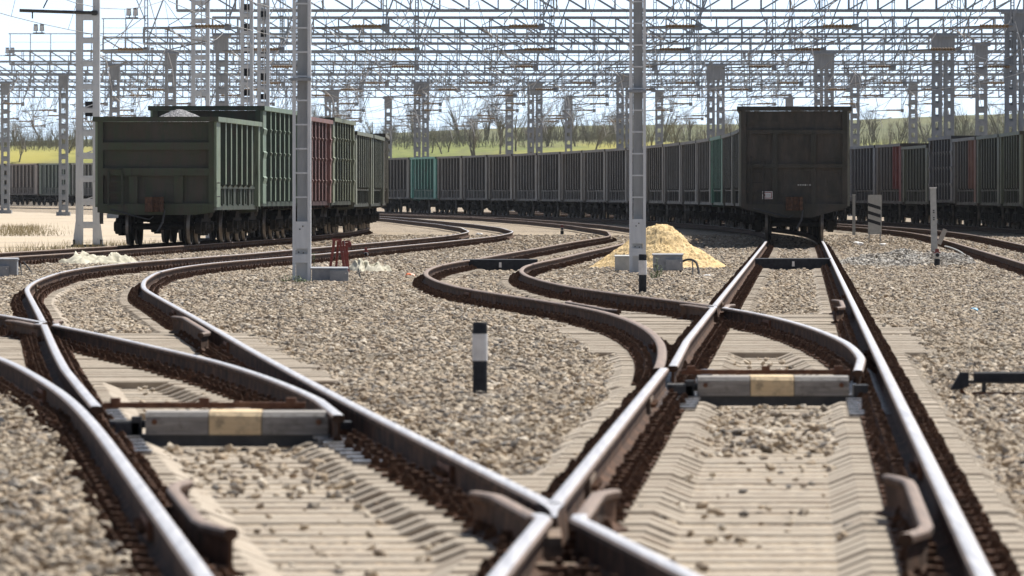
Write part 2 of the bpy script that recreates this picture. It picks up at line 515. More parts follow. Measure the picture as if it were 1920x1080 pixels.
# ------------------------------------------------------------------ track lines
def spline(pts, y0, y1, sigma=3.0):
    pts = sorted(pts)
    ys = np.arange(y0 - 30, y1 + 31, 1.0)
    py = np.array([p[0] for p in pts]); px = np.array([p[1] for p in pts])
    v = np.interp(ys, py, px)
    s0 = (px[1] - px[0]) / (py[1] - py[0]); s1 = (px[-1] - px[-2]) / (py[-1] - py[-2])
    v = np.where(ys < py[0], px[0] + (ys - py[0]) * s0, v)
    v = np.where(ys > py[-1], px[-1] + (ys - py[-1]) * s1, v)
    k = np.exp(-0.5 * (np.arange(-15, 16) / sigma) ** 2); k /= k.sum()
    vp = np.concatenate([v[0] + (np.arange(-15, 0)) * (v[1] - v[0]), v, v[-1] + np.arange(1, 16) * (v[-1] - v[-2])])
    v2 = np.convolve(vp, k, 'valid')
    def f(y):
        return float(np.interp(y, ys, v2))
    return f

PIT = 12.3
rp = [(y, -0.2 + 0.0418 * y) for y in range(0, 186, 10)]
rp += [(196, 7.98), (210, 8.55), (228, 9.2)]
for k, px in zip(range(4, 22), (1387, 1373, 1354, 1332, 1307, 1276, 1244, 1210, 1176, 1135, 1091, 1051, 1007, 960, 913, 866, 817, 767)):
    y = 196 + PIT * k * 0.9985
    rp.append((y, sx(px, y) + 1.57))
yy, xx, sl = rp[-1][0], rp[-1][1], -0.155
for k in range(16):
    sl -= 0.0115; yy += 12.0; xx += sl * 12.3
    rp.append((yy, xx))
R = spline(rp, 0, 660, 5.0)
def off(k):
    return lambda y: R(y) + k
B = spline([(40, 1.47), (50, 1.86), (56, 2.02), (61, 2.09), (67, 2.06), (74, 1.86), (80, 1.46), (85, 0.98), (89, 0.6), (94.5, 0.1), (102.5, -0.33), (110, -0.58),
            (117, -0.66), (124.5, -0.58), (132.5, -0.29), (140, 0.12), (157, 0.86), (168, 1.4), (188, 2.28), (206, 3.18), (216, 3.7),
            (225, 4.0), (250, 4.25), (266, 4.0), (300, 3.2), (338, 1.6), (380, -0.95), (416, -5.0), (440, -8.4), (470, -13.5), (520, -24)], 0, 560, 2.5)
L = spline([(10, 0.82), (22.5, -0.2), (28.8, -0.71), (36.3, -1.33), (42, -1.8), (48, -2.27), (55, -2.82), (70, -3.95), (94, -5.8), (103, -6.27), (114, -6.65),
            (121, -6.7), (127, -6.6), (133, -6.33), (140, -5.8), (152, -4.95), (164, -4.35), (180, -3.45), (190, -2.85), (210, -1.85),
            (222, -1.3), (239, -0.85), (250, -0.75), (278, -1.25), (309, -2.5), (336, -4.0), (370, -5.9), (397, -8.0), (430, -11.5), (470, -17), (520, -27)], 0, 560, 2.5)
C = spline([(10, 0.82), (22.5, -0.2), (36, -1.33), (40, -1.68), (44, -2.06), (52.4, -3.0), (57, -3.68), (63, -4.55), (70, -5.65), (76, -6.7), (90, -9.3), (110, -13)], 0, 120, 2.0)
W = spline([(120, -12.9), (130, -12.2), (145, -11.1), (157, -10.4), (168, -9.72), (178, -9.13), (192, -8.45), (206, -7.75), (220, -7.2), (234, -6.8), (248, -6.5),
            (262, -6.35), (280, -6.5), (300, -7.3), (330, -9.0), (360, -11.3), (400, -15.5), (450, -22), (520, -34)], 0, 560, 4.0)
E = off(5.15)
T = off(10.3)
HG = 0.795                                            # half the distance between rail-head centres

def cross(f, g, a, b):
    for _ in range(60):
        m = (a + b) / 2
        if (f(a) - g(a)) * (f(m) - g(m)) <= 0: b = m
        else: a = m
    return (a + b) / 2

Rl, Rr = (lambda y: R(y) - HG), (lambda y: R(y) + HG)
Bl, Br = (lambda y: B(y) - HG), (lambda y: B(y) + HG)
Ll, Lr = (lambda y: L(y) - HG), (lambda y: L(y) + HG)
Cl, Cr = (lambda y: C(y) - HG), (lambda y: C(y) + HG)
yF1 = cross(Rl, Lr, 20, 40)
yF2 = cross(Rl, Br, 60, 110)
yF3 = cross(Ll, Cr, 50, 95)
print('FROGS', yF1, yF2, yF3)

HEAD = [(-.0375, -.012), (-.028, -.002), (-.012, 0.0), (.012, 0.0), (.028, -.002), (.0375, -.012), (.0365, -.034), (.012, -.046), (.009, -.052), (.009, -.140),
        (.024, -.155), (.074, -.166), (.075, -.180), (-.075, -.180), (-.074, -.166), (-.024, -.155), (-.009, -.140), (-.009, -.052), (-.012, -.046), (-.0365, -.034)]

def rail(parent, f, y0, y1, top=1, name='rail', dz=0.0, step=1.0, mats=None, slim=1.0):
    """swept rail section along x = f(y)"""
    ys = list(np.arange(y0, y1, step)) + [y1]
    if ys[-1] - ys[-2] < 0.05: ys.pop(-2)
    n = len(HEAD)
    mb = MB()
    vs, fs, ms = [], [], []
    for i, y in enumerate(ys):
        x = f(y)
        s = (f(y + 0.1) - f(y - 0.1)) / 0.2
        c = 1 / math.sqrt(1 + s * s)
        for (u, v) in HEAD:
            u *= slim
            vs.append((x + u * c, y - u * s * c, RAILZ + rise(y) + v + dz))
    for i in range(len(ys) - 1):
        for k in range(n):
            k2 = (k + 1) % n
            fs.append((i * n + k, i * n + k2, (i + 1) * n + k2, (i + 1) * n + k))
            ms.append(1 if k in (1, 2, 3) else 2 if k in (0, 4) else 0)
    fs.append(tuple(range(n))); ms.append(0)
    b = (len(ys) - 1) * n
    fs.append(tuple(b + k for k in range(n - 1, -1, -1))); ms.append(0)
    mb.v, mb.f, mb.m = vs, fs, ms
    o = mb.build(name, mats or [RAILSIDE, RAILTOP if top else RAILDULL, RAILDULL], parent)
    return o

SEAT, MID = 0.018, -0.034
def sleeper_shape(mb, y, rails, x0, x1, slope, flat=False, jit=0.0, plates=True):
    """one sleeper across x0..x1 at y, raised at each rail; slope = heading (dx/dy)"""
    st = []
    if flat or len(rails) == 0:
        st = [(x0, SEAT), (x1, SEAT)]
    else:
        rs = sorted(rails)
        iv = []
        for r in rs:
            a, b = r - 0.33, r + 0.33
            if iv and a - iv[-1][1] < 0.30: iv[-1][1] = b
            else: iv.append([a, b])
        st.append((x0, MID + 0.012 if iv[0][0] - x0 > 0.1 else SEAT))
        for a, b in iv:
            if a - 0.13 > st[-1][0]: st.append((a - 0.13, MID if len(st) > 1 else MID + 0.012))
            st.append((max(a, st[-1][0] + .01), SEAT)); st.append((b, SEAT))
            if b + 0.13 < x1: st.append((b + 0.13, MID))
        if st[-1][0] < x1 - .02: st.append((x1, MID + 0.012))
    st[0] = (st[0][0] + random.uniform(-.05, .04), st[0][1]); st[-1] = (st[-1][0] + random.uniform(-.04, .05), st[-1][1])
    y += random.uniform(-.025, .025)
    xc = (x0 + x1) / 2
    vs, fs = [], []
    rz = rise(y) + jit
    for (x, z) in st:
        yy = y - (x - xc) * slope
        for (dy, zz) in ((-0.15, -0.17), (-0.135, z - 0.012), (-0.122, z), (0.122, z), (0.135, z - 0.012), (0.15, -0.17)):
            vs.append((x, yy + dy, zz + rz))
    for i in range(len(st) - 1):
        for k in range(6):
            k2 = (k + 1) % 6
            fs.append((i * 6 + k, i * 6 + k2, (i + 1) * 6 + k2, (i + 1) * 6 + k))
    fs.append(tuple(range(5, -1, -1))); fs.append(tuple((len(st) - 1) * 6 + k for k in range(6)))
    mb.add(vs, fs, 0)
    if plates:
        for r in rails:
            yy = y - (r - xc) * slope
            z = SEAT + rz
            mb.box((r, yy, z + .008), (0.44, 0.19, 0.02), 1)
            j1, j2 = random.uniform(-.012, .012), random.uniform(-.012, .02)
            for s in (-1, 1):
                mb.box((r + s * 0.110, yy, z + 0.040), (0.075, 0.13, 0.055), 1, taper=0.75)
                mb.box((r + s * (0.105 + j1), yy + 0.01, z + 0.078), (0.034, 0.034, 0.026), 1, taper=0.8)
                mb.box((r + s * (0.172 + j2), yy - 0.03, z + 0.030), (0.06, 0.07, 0.042), 1, taper=0.7)
                mb.box((r + s * (0.172 + j2), yy - 0.03, z + 0.056), (0.03, 0.03, 0.018), 1, taper=0.8)

tracks = {}
def track(key, label, y0):
    o = empty('railway_track', (0, y0, 0))
    tag(o, label, 'railway track', 'railway tracks of the marshalling yard')
    tracks[key] = o
    return o

def fixparent(o, parent):
    """keep world-space vertex data under a parent that is not at the origin"""
    o.matrix_parent_inverse = parent.matrix_basis.inverted()

def lay_sleepers(parent, items, npart=100):
    """items: (y, rails, x0, x1, slope, flat); the nearest become parts of their own"""
    items = sorted(items)
    for it in items[:npart]:
        mb = MB(); sleeper_shape(mb, *it, jit=random.uniform(-1, 0.5) * (0.007 + 0.010 * min(1, max(0, (it[0] - 55) / 50))))
        fixparent(mb.build('sleeper', [CONC, RUST], parent), parent)
    if len(items) > npart:
        mb = MB()
        for it in items[npart:]:
            sleeper_shape(mb, *it, jit=random.uniform(-1, 0.5) * (0.007 + 0.010 * min(1, max(0, (it[0] - 55) / 50))))
        o = mb.build('sleeper_row', [CONC, RUST], parent)
        o['kind'] = 'stuff'
        fixparent(o, parent)

def slope(f, y): return (f(y + .5) - f(y - .5))

tR = track('R', 'straight shiny track running up to the dark olive wagon on the right', 20)
tL = track('L', 'track on the left that snakes back behind the lattice mast and red frame', 20)
tB = track('B', 'rusty S-shaped track branching left off the straight right-hand track', 50)
tC = track('C', 'diverging track leaving the left turnout and running out of the left edge', 40)
tW = track('W', 'rusty track that carries the green coal wagons on the left', 120)
tE = track('E', 'empty curved track between the striped board and the wagons at far right', 120)
tT = track('T', 'dark shaded track under the wagons at the far right edge', 200)

def PR(key, *a, **k):
    o = rail(tracks[key], *a, **k); fixparent(o, tracks[key]); return o

# stock rails and through rails
PR('R', Rl, yF1 + 0.16, 50.0, name='rail')                       # near left rail, up to the toe
PR('R', Rr, 16, 500)                                             # right rail
kink1 = yF1 - 1.1
def wing(f_near, f_far, side, yk, y_end):
    def g(y):
        a = f_near(y); b = f_far(y) + side * 0.135
        t = min(1, max(0, (y - yk + 0.25) / 0.5))
        v = a * (1 - t) + b * t
        e = max(0.0, (y - (y_end - 0.45)) / 0.45)
        return v + side * 0.06 * e * e
    return g
wg_ = wing(Rl, Lr, -1, kink1, yF1 + 1.55)
PR('R', wg_, 16, kink1 + 0.3, step=0.25)
PR('R', wg_, kink1 + 0.3, yF1 + 1.55, name='wing_rail', top=0, slim=0.85, step=0.15, dz=-0.012)
wg_ = wing(Lr, Rl, +1, kink1, yF1 + 1.75)
PR('L', wg_, 16, kink1 + 0.3, step=0.25, dz=-0.002)
PR('L', wg_, kink1 + 0.3, yF1 + 1.75, name='wing_rail', top=0, slim=0.85, step=0.15, dz=-0.012)
PR('L', Lr, yF1 + 0.28, 470, dz=-0.003)
# right turnout: switch blade into the straight left rail, curved blade on the right standing open
def blade_open(f, yt, d, yr):
    return lambda y: f(y) - d * max(0.0, (yr - y) / (yr - yt)) ** 1.6
PR('B', Bl, 50.0, 470, top=0, name='rail')
Rlb = lambda y: Rl(y) + 0.055 * max(0, (60 - y) / 10)
PR('R', Rlb, 50.8, yF2 - 1.3, name='switch_blade', dz=-0.004)
PR('R', Rl, yF2 + 0.2, 500)
Brb = blade_open(lambda y: min(Br(y), Rr(y) - 0.085), 49.6, 0.11, 60)
PR('B', Brb, 49.6, yF2 - 1.3, name='switch_blade', dz=-0.006, step=0.5)
PR('B', Br, yF2 + 0.3, 470, top=0, dz=-0.003)
wg_ = wing(Rl, Br, -1, yF2 - 1.1, yF2 + 1.7)
PR('R', wg_, yF2 - 1.3, yF2 - 1.1 + 0.3, step=0.25, dz=-0.004)
PR('R', wg_, yF2 - 1.1 + 0.3, yF2 + 1.7, name='wing_rail', top=0, slim=0.85, step=0.15, dz=-0.012)
wg_ = wing(Br, Rl, +1, yF2 - 1.1, yF2 + 1.7)
PR('B', wg_, yF2 - 1.3, yF2 - 1.1 + 0.3, step=0.25, dz=-0.006)
PR('B', wg_, yF2 - 1.1 + 0.3, yF2 + 1.7, name='wing_rail', top=0, slim=0.85, step=0.15, dz=-0.012)
# castings below the crossing nose
xF = Rl(yF1)
for c_, d_ in (((xF - .015, kink1 + .1, .075), (.09, .9, .12)), ((xF - .02, kink1 - .95, .04), (.34, .16, .06)), ((xF - .02, kink1 - 2.2, .03), (.4, .2, .05))):
    mb = MB(); mb.box(c_, d_, taper=.85)
    fixparent(mb.build('crossing_block', CASTING, tracks['R']), tracks['R'])
def nose(key, f, g_, yF):
    mb = MB(); vs, fs = [], []
    for y, w_, dz in ((yF - .62, .016, -.022), (yF - .3, .034, -.008), (yF, .074, -.004), (yF + .36, .112, -.004)):
        x = (f(y) + g_(y)) / 2 if y > yF else f(yF)
        zt = RAILZ + rise(y) + dz
        for (u, z) in ((-w_ / 2, zt), (w_ / 2, zt), (w_ / 2 + .02, zt - .16), (-w_ / 2 - .02, zt - .16)): vs.append((x + u, y, z))
    for i in range(3):
        for k in range(4): fs.append((i * 4 + k, i * 4 + (k + 1) % 4, i * 4 + 4 + (k + 1) % 4, i * 4 + 4 + k))
    fs += [(0, 1, 2, 3), (15, 14, 13, 12)]
    mb.v, mb.f = vs, fs; mb.m = [1 if (k % 4 == 0 and k < 12) else 0 for k in range(14)]
    fixparent(mb.build('crossing_nose', [RAILSIDE, RAILTOP], tracks[key]), tracks[key])
nose('R', Rl, Lr, yF1); nose('R', Rl, Br, yF2); nose('L', Ll, Cr, yF3)
def fishplate(key, f, y, L_=.82):
    for s in (-1, 1):
        mb = MB(); n = 4
        for i in range(n):
            a, b = y + L_ * i / n, y + L_ * (i + 1) / n
            mb.bar((f(a) + s * .024, a, RAILZ + rise(y) - .092), (f(b) + s * .024, b, RAILZ + rise(y) - .092), .022, .085)
        for i in range(6):
            yb = y + L_ * (i + .5) / 6
            mb.lathe([(.017, f(yb) + s * .030), (.017, f(yb) + s * .062), (.012, f(yb) + s * .066)], (0, yb, RAILZ + rise(y) - .092), 0, 7, 1)
        p = mb.build('fishplate', [CASTING if s > 0 else RUSTB, RUST], tracks[key]); fixparent(p, tracks[key])
for key, f, ys_ in (('R', Rl, (31.5, 44.0, 84.0)), ('R', Rr, (33.5, 58.5, 92.0)), ('L', Lr, (33.0, 61.0, 78.0)), ('L', Ll, (74.0, 101.0)), ('C', Cl, (27.5, 46.0)), ('B', Bl, (61.0, 93.0)), ('B', Br, (72.0, 96.0))):
    for y in ys_: fishplate(key, f, y)
# left turnout
PR('C', Cl, 16, 110)
PR('L', lambda y: Ll(y) + 0.06 * max(0, (50 - y) / 10), 41.0, yF3 - 1.3, name='switch_blade', dz=-0.004)
PR('L', Ll, yF3 + 0.2, 470)
PR('C', blade_open(lambda y: min(Cr(y), Lr(y) - 0.085), 39.4, 0.11, 49), 39.4, yF3 - 1.3, name='switch_blade', dz=-0.006, step=0.5)
PR('C', Cr, yF3 + 0.3, 110, dz=-0.003)
wg_ = wing(Ll, Cr, -1, yF3 - 1.1, yF3 + 1.7)
PR('L', wg_, yF3 - 1.3, yF3 - 1.1 + 0.3, step=0.25, dz=-0.004)
PR('L', wg_, yF3 - 1.1 + 0.3, yF3 + 1.7, name='wing_rail', top=0, slim=0.85, step=0.15, dz=-0.012)
wg_ = wing(Cr, Ll, +1, yF3 - 1.1, yF3 + 1.7)
PR('C', wg_, yF3 - 1.3, yF3 - 1.1 + 0.3, step=0.25, dz=-0.006)
PR('C', wg_, yF3 - 1.1 + 0.3, yF3 + 1.7, name='wing_rail', top=0, slim=0.85, step=0.15, dz=-0.012)
# check rails, flared at both ends
def check(f, side, a, b):
    def g(y):
        e = max(0.0, (a + 0.8 - y) / 0.8, (y - (b - 0.8)) / 0.8)
        return f(y) + side * (0.128 + 0.09 * e * e)
    return g
for key, f, side, a, b in (('R', Rr, -1, 25.2, 30.6), ('C', Cl, 1, 25.6, 30.0), ('R', Rr, -1, 77.2, 83.0), ('L', Lr, -1, 62.5, 71.5), ('B', Bl, 1, 75.5, 82)):
    PR(key, check(f, side, a, b), a, b, name='check_rail', top=0, step=0.4, dz=0.008, slim=0.72)
# other tracks
for key, f, a, b in (('W', W, 110, 480), ('E', E, 110, 480), ('T', T, 200, 480)):
    for s in (-HG, HG):
        PR(key, (lambda f, s: (lambda y: f(y) + s))(f, s), a, b, top=0)

# sleepers
SP = 0.545
itR, itL, itB, itC = [], [], [], []
y = 21.0
while y < 40.0:                                       # long bearers under both converging tracks
    itR.append((y, [Ll(y), Lr(y), Rl(y), Rr(y)], L(y) - 1.38, R(y) + 1.38, 0.0, False))
    y += SP
yy = y
while y < 200:
    if y < 88.5 and y > 49:
        fl = 63.5 < y < 84
        itR.append((y, [Rl(y), Rr(y)] + ([Bl(y), Br(y)] if R(y) - B(y) > 0.06 else []), min(R(y), B(y)) - 1.38, R(y) + 1.38, 0.03, fl))
    else:
        itR.append((y, [Rl(y), Rr(y)], R(y) - 1.36, R(y) + 1.36, slope(R, y), False))
    y += SP
y = 88.8
while y < 230:
    itB.append((y, [Bl(y), Br(y)], B(y) - 1.36, B(y) + 1.36, slope(B, y), False)); y += SP
y = yy + 0.2
while y < 230:
    if y < 74:
        fl = 53.0 < y < 72
        itL.append((y, [Ll(y), Lr(y)] + ([Cl(y), Cr(y)] if L(y) - C(y) > 0.06 else []), min(L(y), C(y)) - 1.38, L(y) + 1.38, -0.09, fl))
    else:
        itL.append((y, [Ll(y), Lr(y)], L(y) - 1.36, L(y) + 1.36, slope(L, y), False))
    y += SP
y = 74.3
while y < 108:
    itC.append((y, [Cl(y), Cr(y)], C(y) - 1.36, C(y) + 1.36, slope(C, y), False)); y += SP
lay_sleepers(tR, itR); lay_sleepers(tB, itB); lay_sleepers(tL, itL); lay_sleepers(tC, itC, 20)
for key, f, a, b in (('W', W, 120, 270), ('E', E, 115, 330)):
    its = []; y = a
    while y < b:
        its.append((y, [f(y) - HG, f(y) + HG], f(y) - 1.36, f(y) + 1.36, slope(f, y), False)); y += SP
    lay_sleepers(tracks[key], its)

# switch stretcher rods, tie covers and slide plates belong to the turnouts
def rod(key, y, x0, x1, z):
    mb = MB()
    mb.bar((x0, y, z), (x1, y + 0.02, z), 0.05, 0.035)
    for t in (0.06, 0.5, 0.93):
        xx = x0 + (x1 - x0) * t
        mb.box((xx, y, z + .02), (0.06, 0.07, 0.05))
    fixparent(mb.build('stretcher_rod', RUSTB, tracks[key]), tracks[key])
rod('R', 50.2, Rl(50.2) + 0.12, Br(50.2) - 0.20, 0.165)
rod('L', 42.2, Ll(42.2) + 0.12, Cr(42.2) - 0.16, 0.165)
def slides(key, f, side, a, b):
    mb = MB(); y = a
    while y < b:
        mb.box((f(y) - side * 0.12, y, 0.035), (0.34, 0.12, 0.022)); y += SP
    o = mb.build('slide_plate', simple_slide, tracks[key]); fixparent(o, tracks[key])
simple_slide = simple('greased_steel', (0.10, 0.10, 0.105), (0.30, 0.30, 0.31), 18, 0.3, 0.6)
slides('R', Rr, 1, 44.5, 58); slides('R', Rl, -1, 46, 56); slides('L', Lr, 1, 36.5, 48); slides('L', Ll, -1, 38, 46)

def tie_cover(x, y, wdt, label):
    o = empty('switch_tie_cover', (x, y, 0.05))
    tag(o, label, 'switch cover', 'timber covers over the switch tie bars')
    for (a, b, m, nm) in ((-0.5, -0.155, PLANK, 'board'), (-0.15, 0.135, TAN, 'painted_middle'), (0.14, 0.5, PLANK, 'board')):
        mb = MB()
        d = 0.004 if nm == 'painted_middle' else 0
        poly = [(-0.12 - d, 0.0), (-0.12 - d, 0.105 + d), (-0.095, 0.132 + d), (0.12, 0.137 + d), (0.13, 0.11), (0.13, 0.0)]
        mb.prism(poly, 0, a * wdt, b * wdt)
        p = mb.build(nm, m, o)
        if nm == 'board':
            bb = MB(); s = -1 if a < 0 else 1
            bb.lathe([(0.017, -0.130), (0.017, -0.118), (0.012, -0.118)], (s * 0.45 * wdt, 0, 0.075), 1, 10)
            bb.build('bolt', RUSTB, p)
    mb = MB()
    mb.box((0, 0.0, -0.035), (wdt * 1.28, 0.20, 0.07))
    mb.box((-wdt * 0.60, 0.0, 0.03), (0.14, 0.16, 0.08)); mb.box((wdt * 0.58, 0, 0.03), (0.1, 0.16, 0.09))
    mb.box((-wdt * 0.55, -0.03, 0.05), (0.06, 0.10, 0.11)); mb.tube([(-wdt * .7, -.02, .06), (-wdt * .5, -.02, .06)], 0.025, 8)
    mb.build('bracket', DARKM, o)
    return o
tie_cover(sx(1449, 48.3), 48.3, 1.05, 'grey timber switch cover with pale tan middle on the right-hand track')
tie_cover(sx(445, 40.4), 40.4, 1.06, 'grey timber switch cover with pale tan middle on the left-hand track')

def black_cover(px, py, wpx, label):
    x, y = at(px, py)
    wd = wpx * y / F
    o = empty('black_switch_cover', (x, y, rise(y)))
    tag(o, label, 'switch cover', 'black covers across distant tracks')
    mb = MB(); mb.prism([(-0.1, -0.03), (-0.1, 0.20), (0.1, 0.215), (0.1, -0.03)], 0, -wd / 2, wd / 2)
    mb.build('cover', BLACKP, o)
    mb = MB(); mb.box((0, -0.108, 0.10), (0.055, 0.012, 0.10), taper=0.8); mb.build('white_marker', WHITEP, o)
    mb = MB()
    for s in (-1, 1): mb.box((s * wd * 0.47, -0.03, 0.0), (0.12, 0.26, 0.07), taper=0.8)
    mb.build('end_bracket', DARKM, o)
black_cover(938, 506, 140, 'long black switch cover with white marker across the S-shaped middle track')
black_cover(1487, 504, 142, 'long black switch cover with white marker in front of the dark wagon')

# ------------------------------------------------------------------ ground, road, field
def hillz(x, y):
    ys = [440, 600, 640, 668, 700, 760, 880, 1000, 1150, 1400, 2600]
    zs = [-3, -1.2, 0.3, 5.6, 7.1, 8.2, 9.9, 11.6, 12.4, 11, 4]
    k = 1 + 0.0024 * max(-90, min(90, x)) * min(1, max(0, (y - 640) / 250))
    return float(np.interp(y, ys, zs)) * k + 0.25 * math.sin(x * 0.09 + y * 0.02) * min(1, max(0, (y - 560) / 200))

def sheet(name, xs, ys, zf, mat, smooth=True):
    vs = [(x, y, zf(x, y)) for y in ys for x in xs]
    nx = len(xs)
    fs = [(j * nx + i, j * nx + i + 1, (j + 1) * nx + i + 1, (j + 1) * nx + i) for j in range(len(ys) - 1) for i in range(nx - 1)]
    mb = MB(); mb.add(vs, fs)
    return mb.build(name, mat, None, smooth, fix=False)

g = sheet('ground', list(np.linspace(-900, -60, 8)) + list(np.linspace(-50, 50, 51)) + list(np.linspace(60, 900, 8)),
          list(np.arange(-30, 660, 10)) + [800, 1500, 3500], lambda x, y: rise(min(y, 640)) - 0.045 - (0.6 if y > 700 else 0), BALLAST)
tag(g, kind='structure')
ys = list(np.arange(470, 720, 8)) + list(np.arange(720, 1200, 30)) + [1250, 1400, 1800, 2600]
h = sheet('hillside', list(np.linspace(-700, -130, 10)) + list(np.linspace(-120, 120, 61)) + list(np.linspace(130, 700, 10)), ys,
          lambda x, y: hillz(x, y) - 0.3, GRASS)
tag(h, kind='structure')
# pale dirt road left of the wagon track
rv, rf = [], []
yr = list(np.arange(168, 640, 4.0))
for y in yr:
    xr = min(W(y) - 2.0 + 0.35 * math.sin(y * 0.31) + 0.25 * math.sin(y * 0.83), sx(750, y))
    for k in range(12):
        t = k / 11
        rv.append((xr - t * (xr + 95), y, rise(y) - 0.041 + 0.02 * (0 < k < 11)))
for j in range(len(yr) - 1):
    for k in range(11):
        rf.append((j * 12 + k + 1, j * 12 + k, (j + 1) * 12 + k, (j + 1) * 12 + k + 1))
mb = MB(); mb.add(rv, rf)
tag(mb.build('dirt_road', SAND, None, True, fix=False), kind='structure')

# crushed stone, scattered as real stones
def stone_protos(prefix, mat, n=8):
    col = bpy.data.collections.new(prefix)
    for i in range(n):
        bm = bmesh.new()
        bmesh.ops.create_icosphere(bm, subdivisions=1, radius=0.5)
        r = random.Random(100 + i)
        ax = (r.uniform(0.8, 1.25), r.uniform(0.7, 1.1), r.uniform(0.42, 0.7))
        planes = [Vector((r.gauss(0, 1), r.gauss(0, 1), r.gauss(0, 1))).normalized() for _ in range(9)]
        for v in bm.verts:
            for p in planes:
                d = v.co.dot(p)
                if d > 0.29: v.co -= p * (d - 0.29) * 0.95
            v.co *= r.uniform(0.9, 1.1)
            v.co.x *= ax[0]; v.co.y *= ax[1]; v.co.z *= ax[2]
        me = bpy.data.meshes.new(prefix); bm.to_mesh(me); bm.free()
        me.materials.append(mat)
        col.objects.link(bpy.data.objects.new(prefix, me))
    return col

def scatter(name, pts, scs, col):
    me = bpy.data.meshes.new(name)
    n = len(pts)
    me.vertices.add(n)
    me.vertices.foreach_set('co', np.asarray(pts, dtype=np.float32).ravel())
    a = me.attributes.new('sc', 'FLOAT', 'POINT'); a.data.foreach_set('value', np.asarray(scs, dtype=np.float32))
    rot = rng.uniform(-1, 1, (n, 3)) * np.array([0.5, 0.5, 3.14159])
    a = me.attributes.new('rot', 'FLOAT_VECTOR', 'POINT'); a.data.foreach_set('vector', rot.astype(np.float32).ravel())
    o = link(bpy.data.objects.new(name, me))
    ng = bpy.data.node_groups.new(name, 'GeometryNodeTree')
    ng.interface.new_socket('Geometry', in_out='INPUT', socket_type='NodeSocketGeometry')
    ng.interface.new_socket('Geometry', in_out='OUTPUT', socket_type='NodeSocketGeometry')
    gi = ng.nodes.new('NodeGroupInput'); go = ng.nodes.new('NodeGroupOutput')
    ci = ng.nodes.new('GeometryNodeCollectionInfo')
    ci.inputs['Collection'].default_value = col
    ci.inputs['Separate Children'].default_value = True
    ci.inputs['Reset Children'].default_value = True
    ip = ng.nodes.new('GeometryNodeInstanceOnPoints')
    ip.inputs['Pick Instance'].default_value = True
    na = ng.nodes.new('GeometryNodeInputNamedAttribute'); na.data_type = 'FLOAT'; na.inputs['Name'].default_value = 'sc'
    nr = ng.nodes.new('GeometryNodeInputNamedAttribute'); nr.data_type = 'FLOAT_VECTOR'; nr.inputs['Name'].default_value = 'rot'
    ng.links.new(gi.outputs[0], ip.inputs['Points'])
    ng.links.new(ci.outputs[0], ip.inputs['Instance'])
    ng.links.new(na.outputs[0], ip.inputs['Scale'])
    ng.links.new(nr.outputs[0], ip.inputs['Rotation'])
    ng.links.new(ip.outputs[0], go.inputs[0])
    md = o.modifiers.new('scatter', 'NODES'); md.node_group = ng
    return o

def arr(f, ys):
    t = np.arange(0, 520, 1.0)
    return np.interp(ys, t, np.array([f(v) for v in t]))

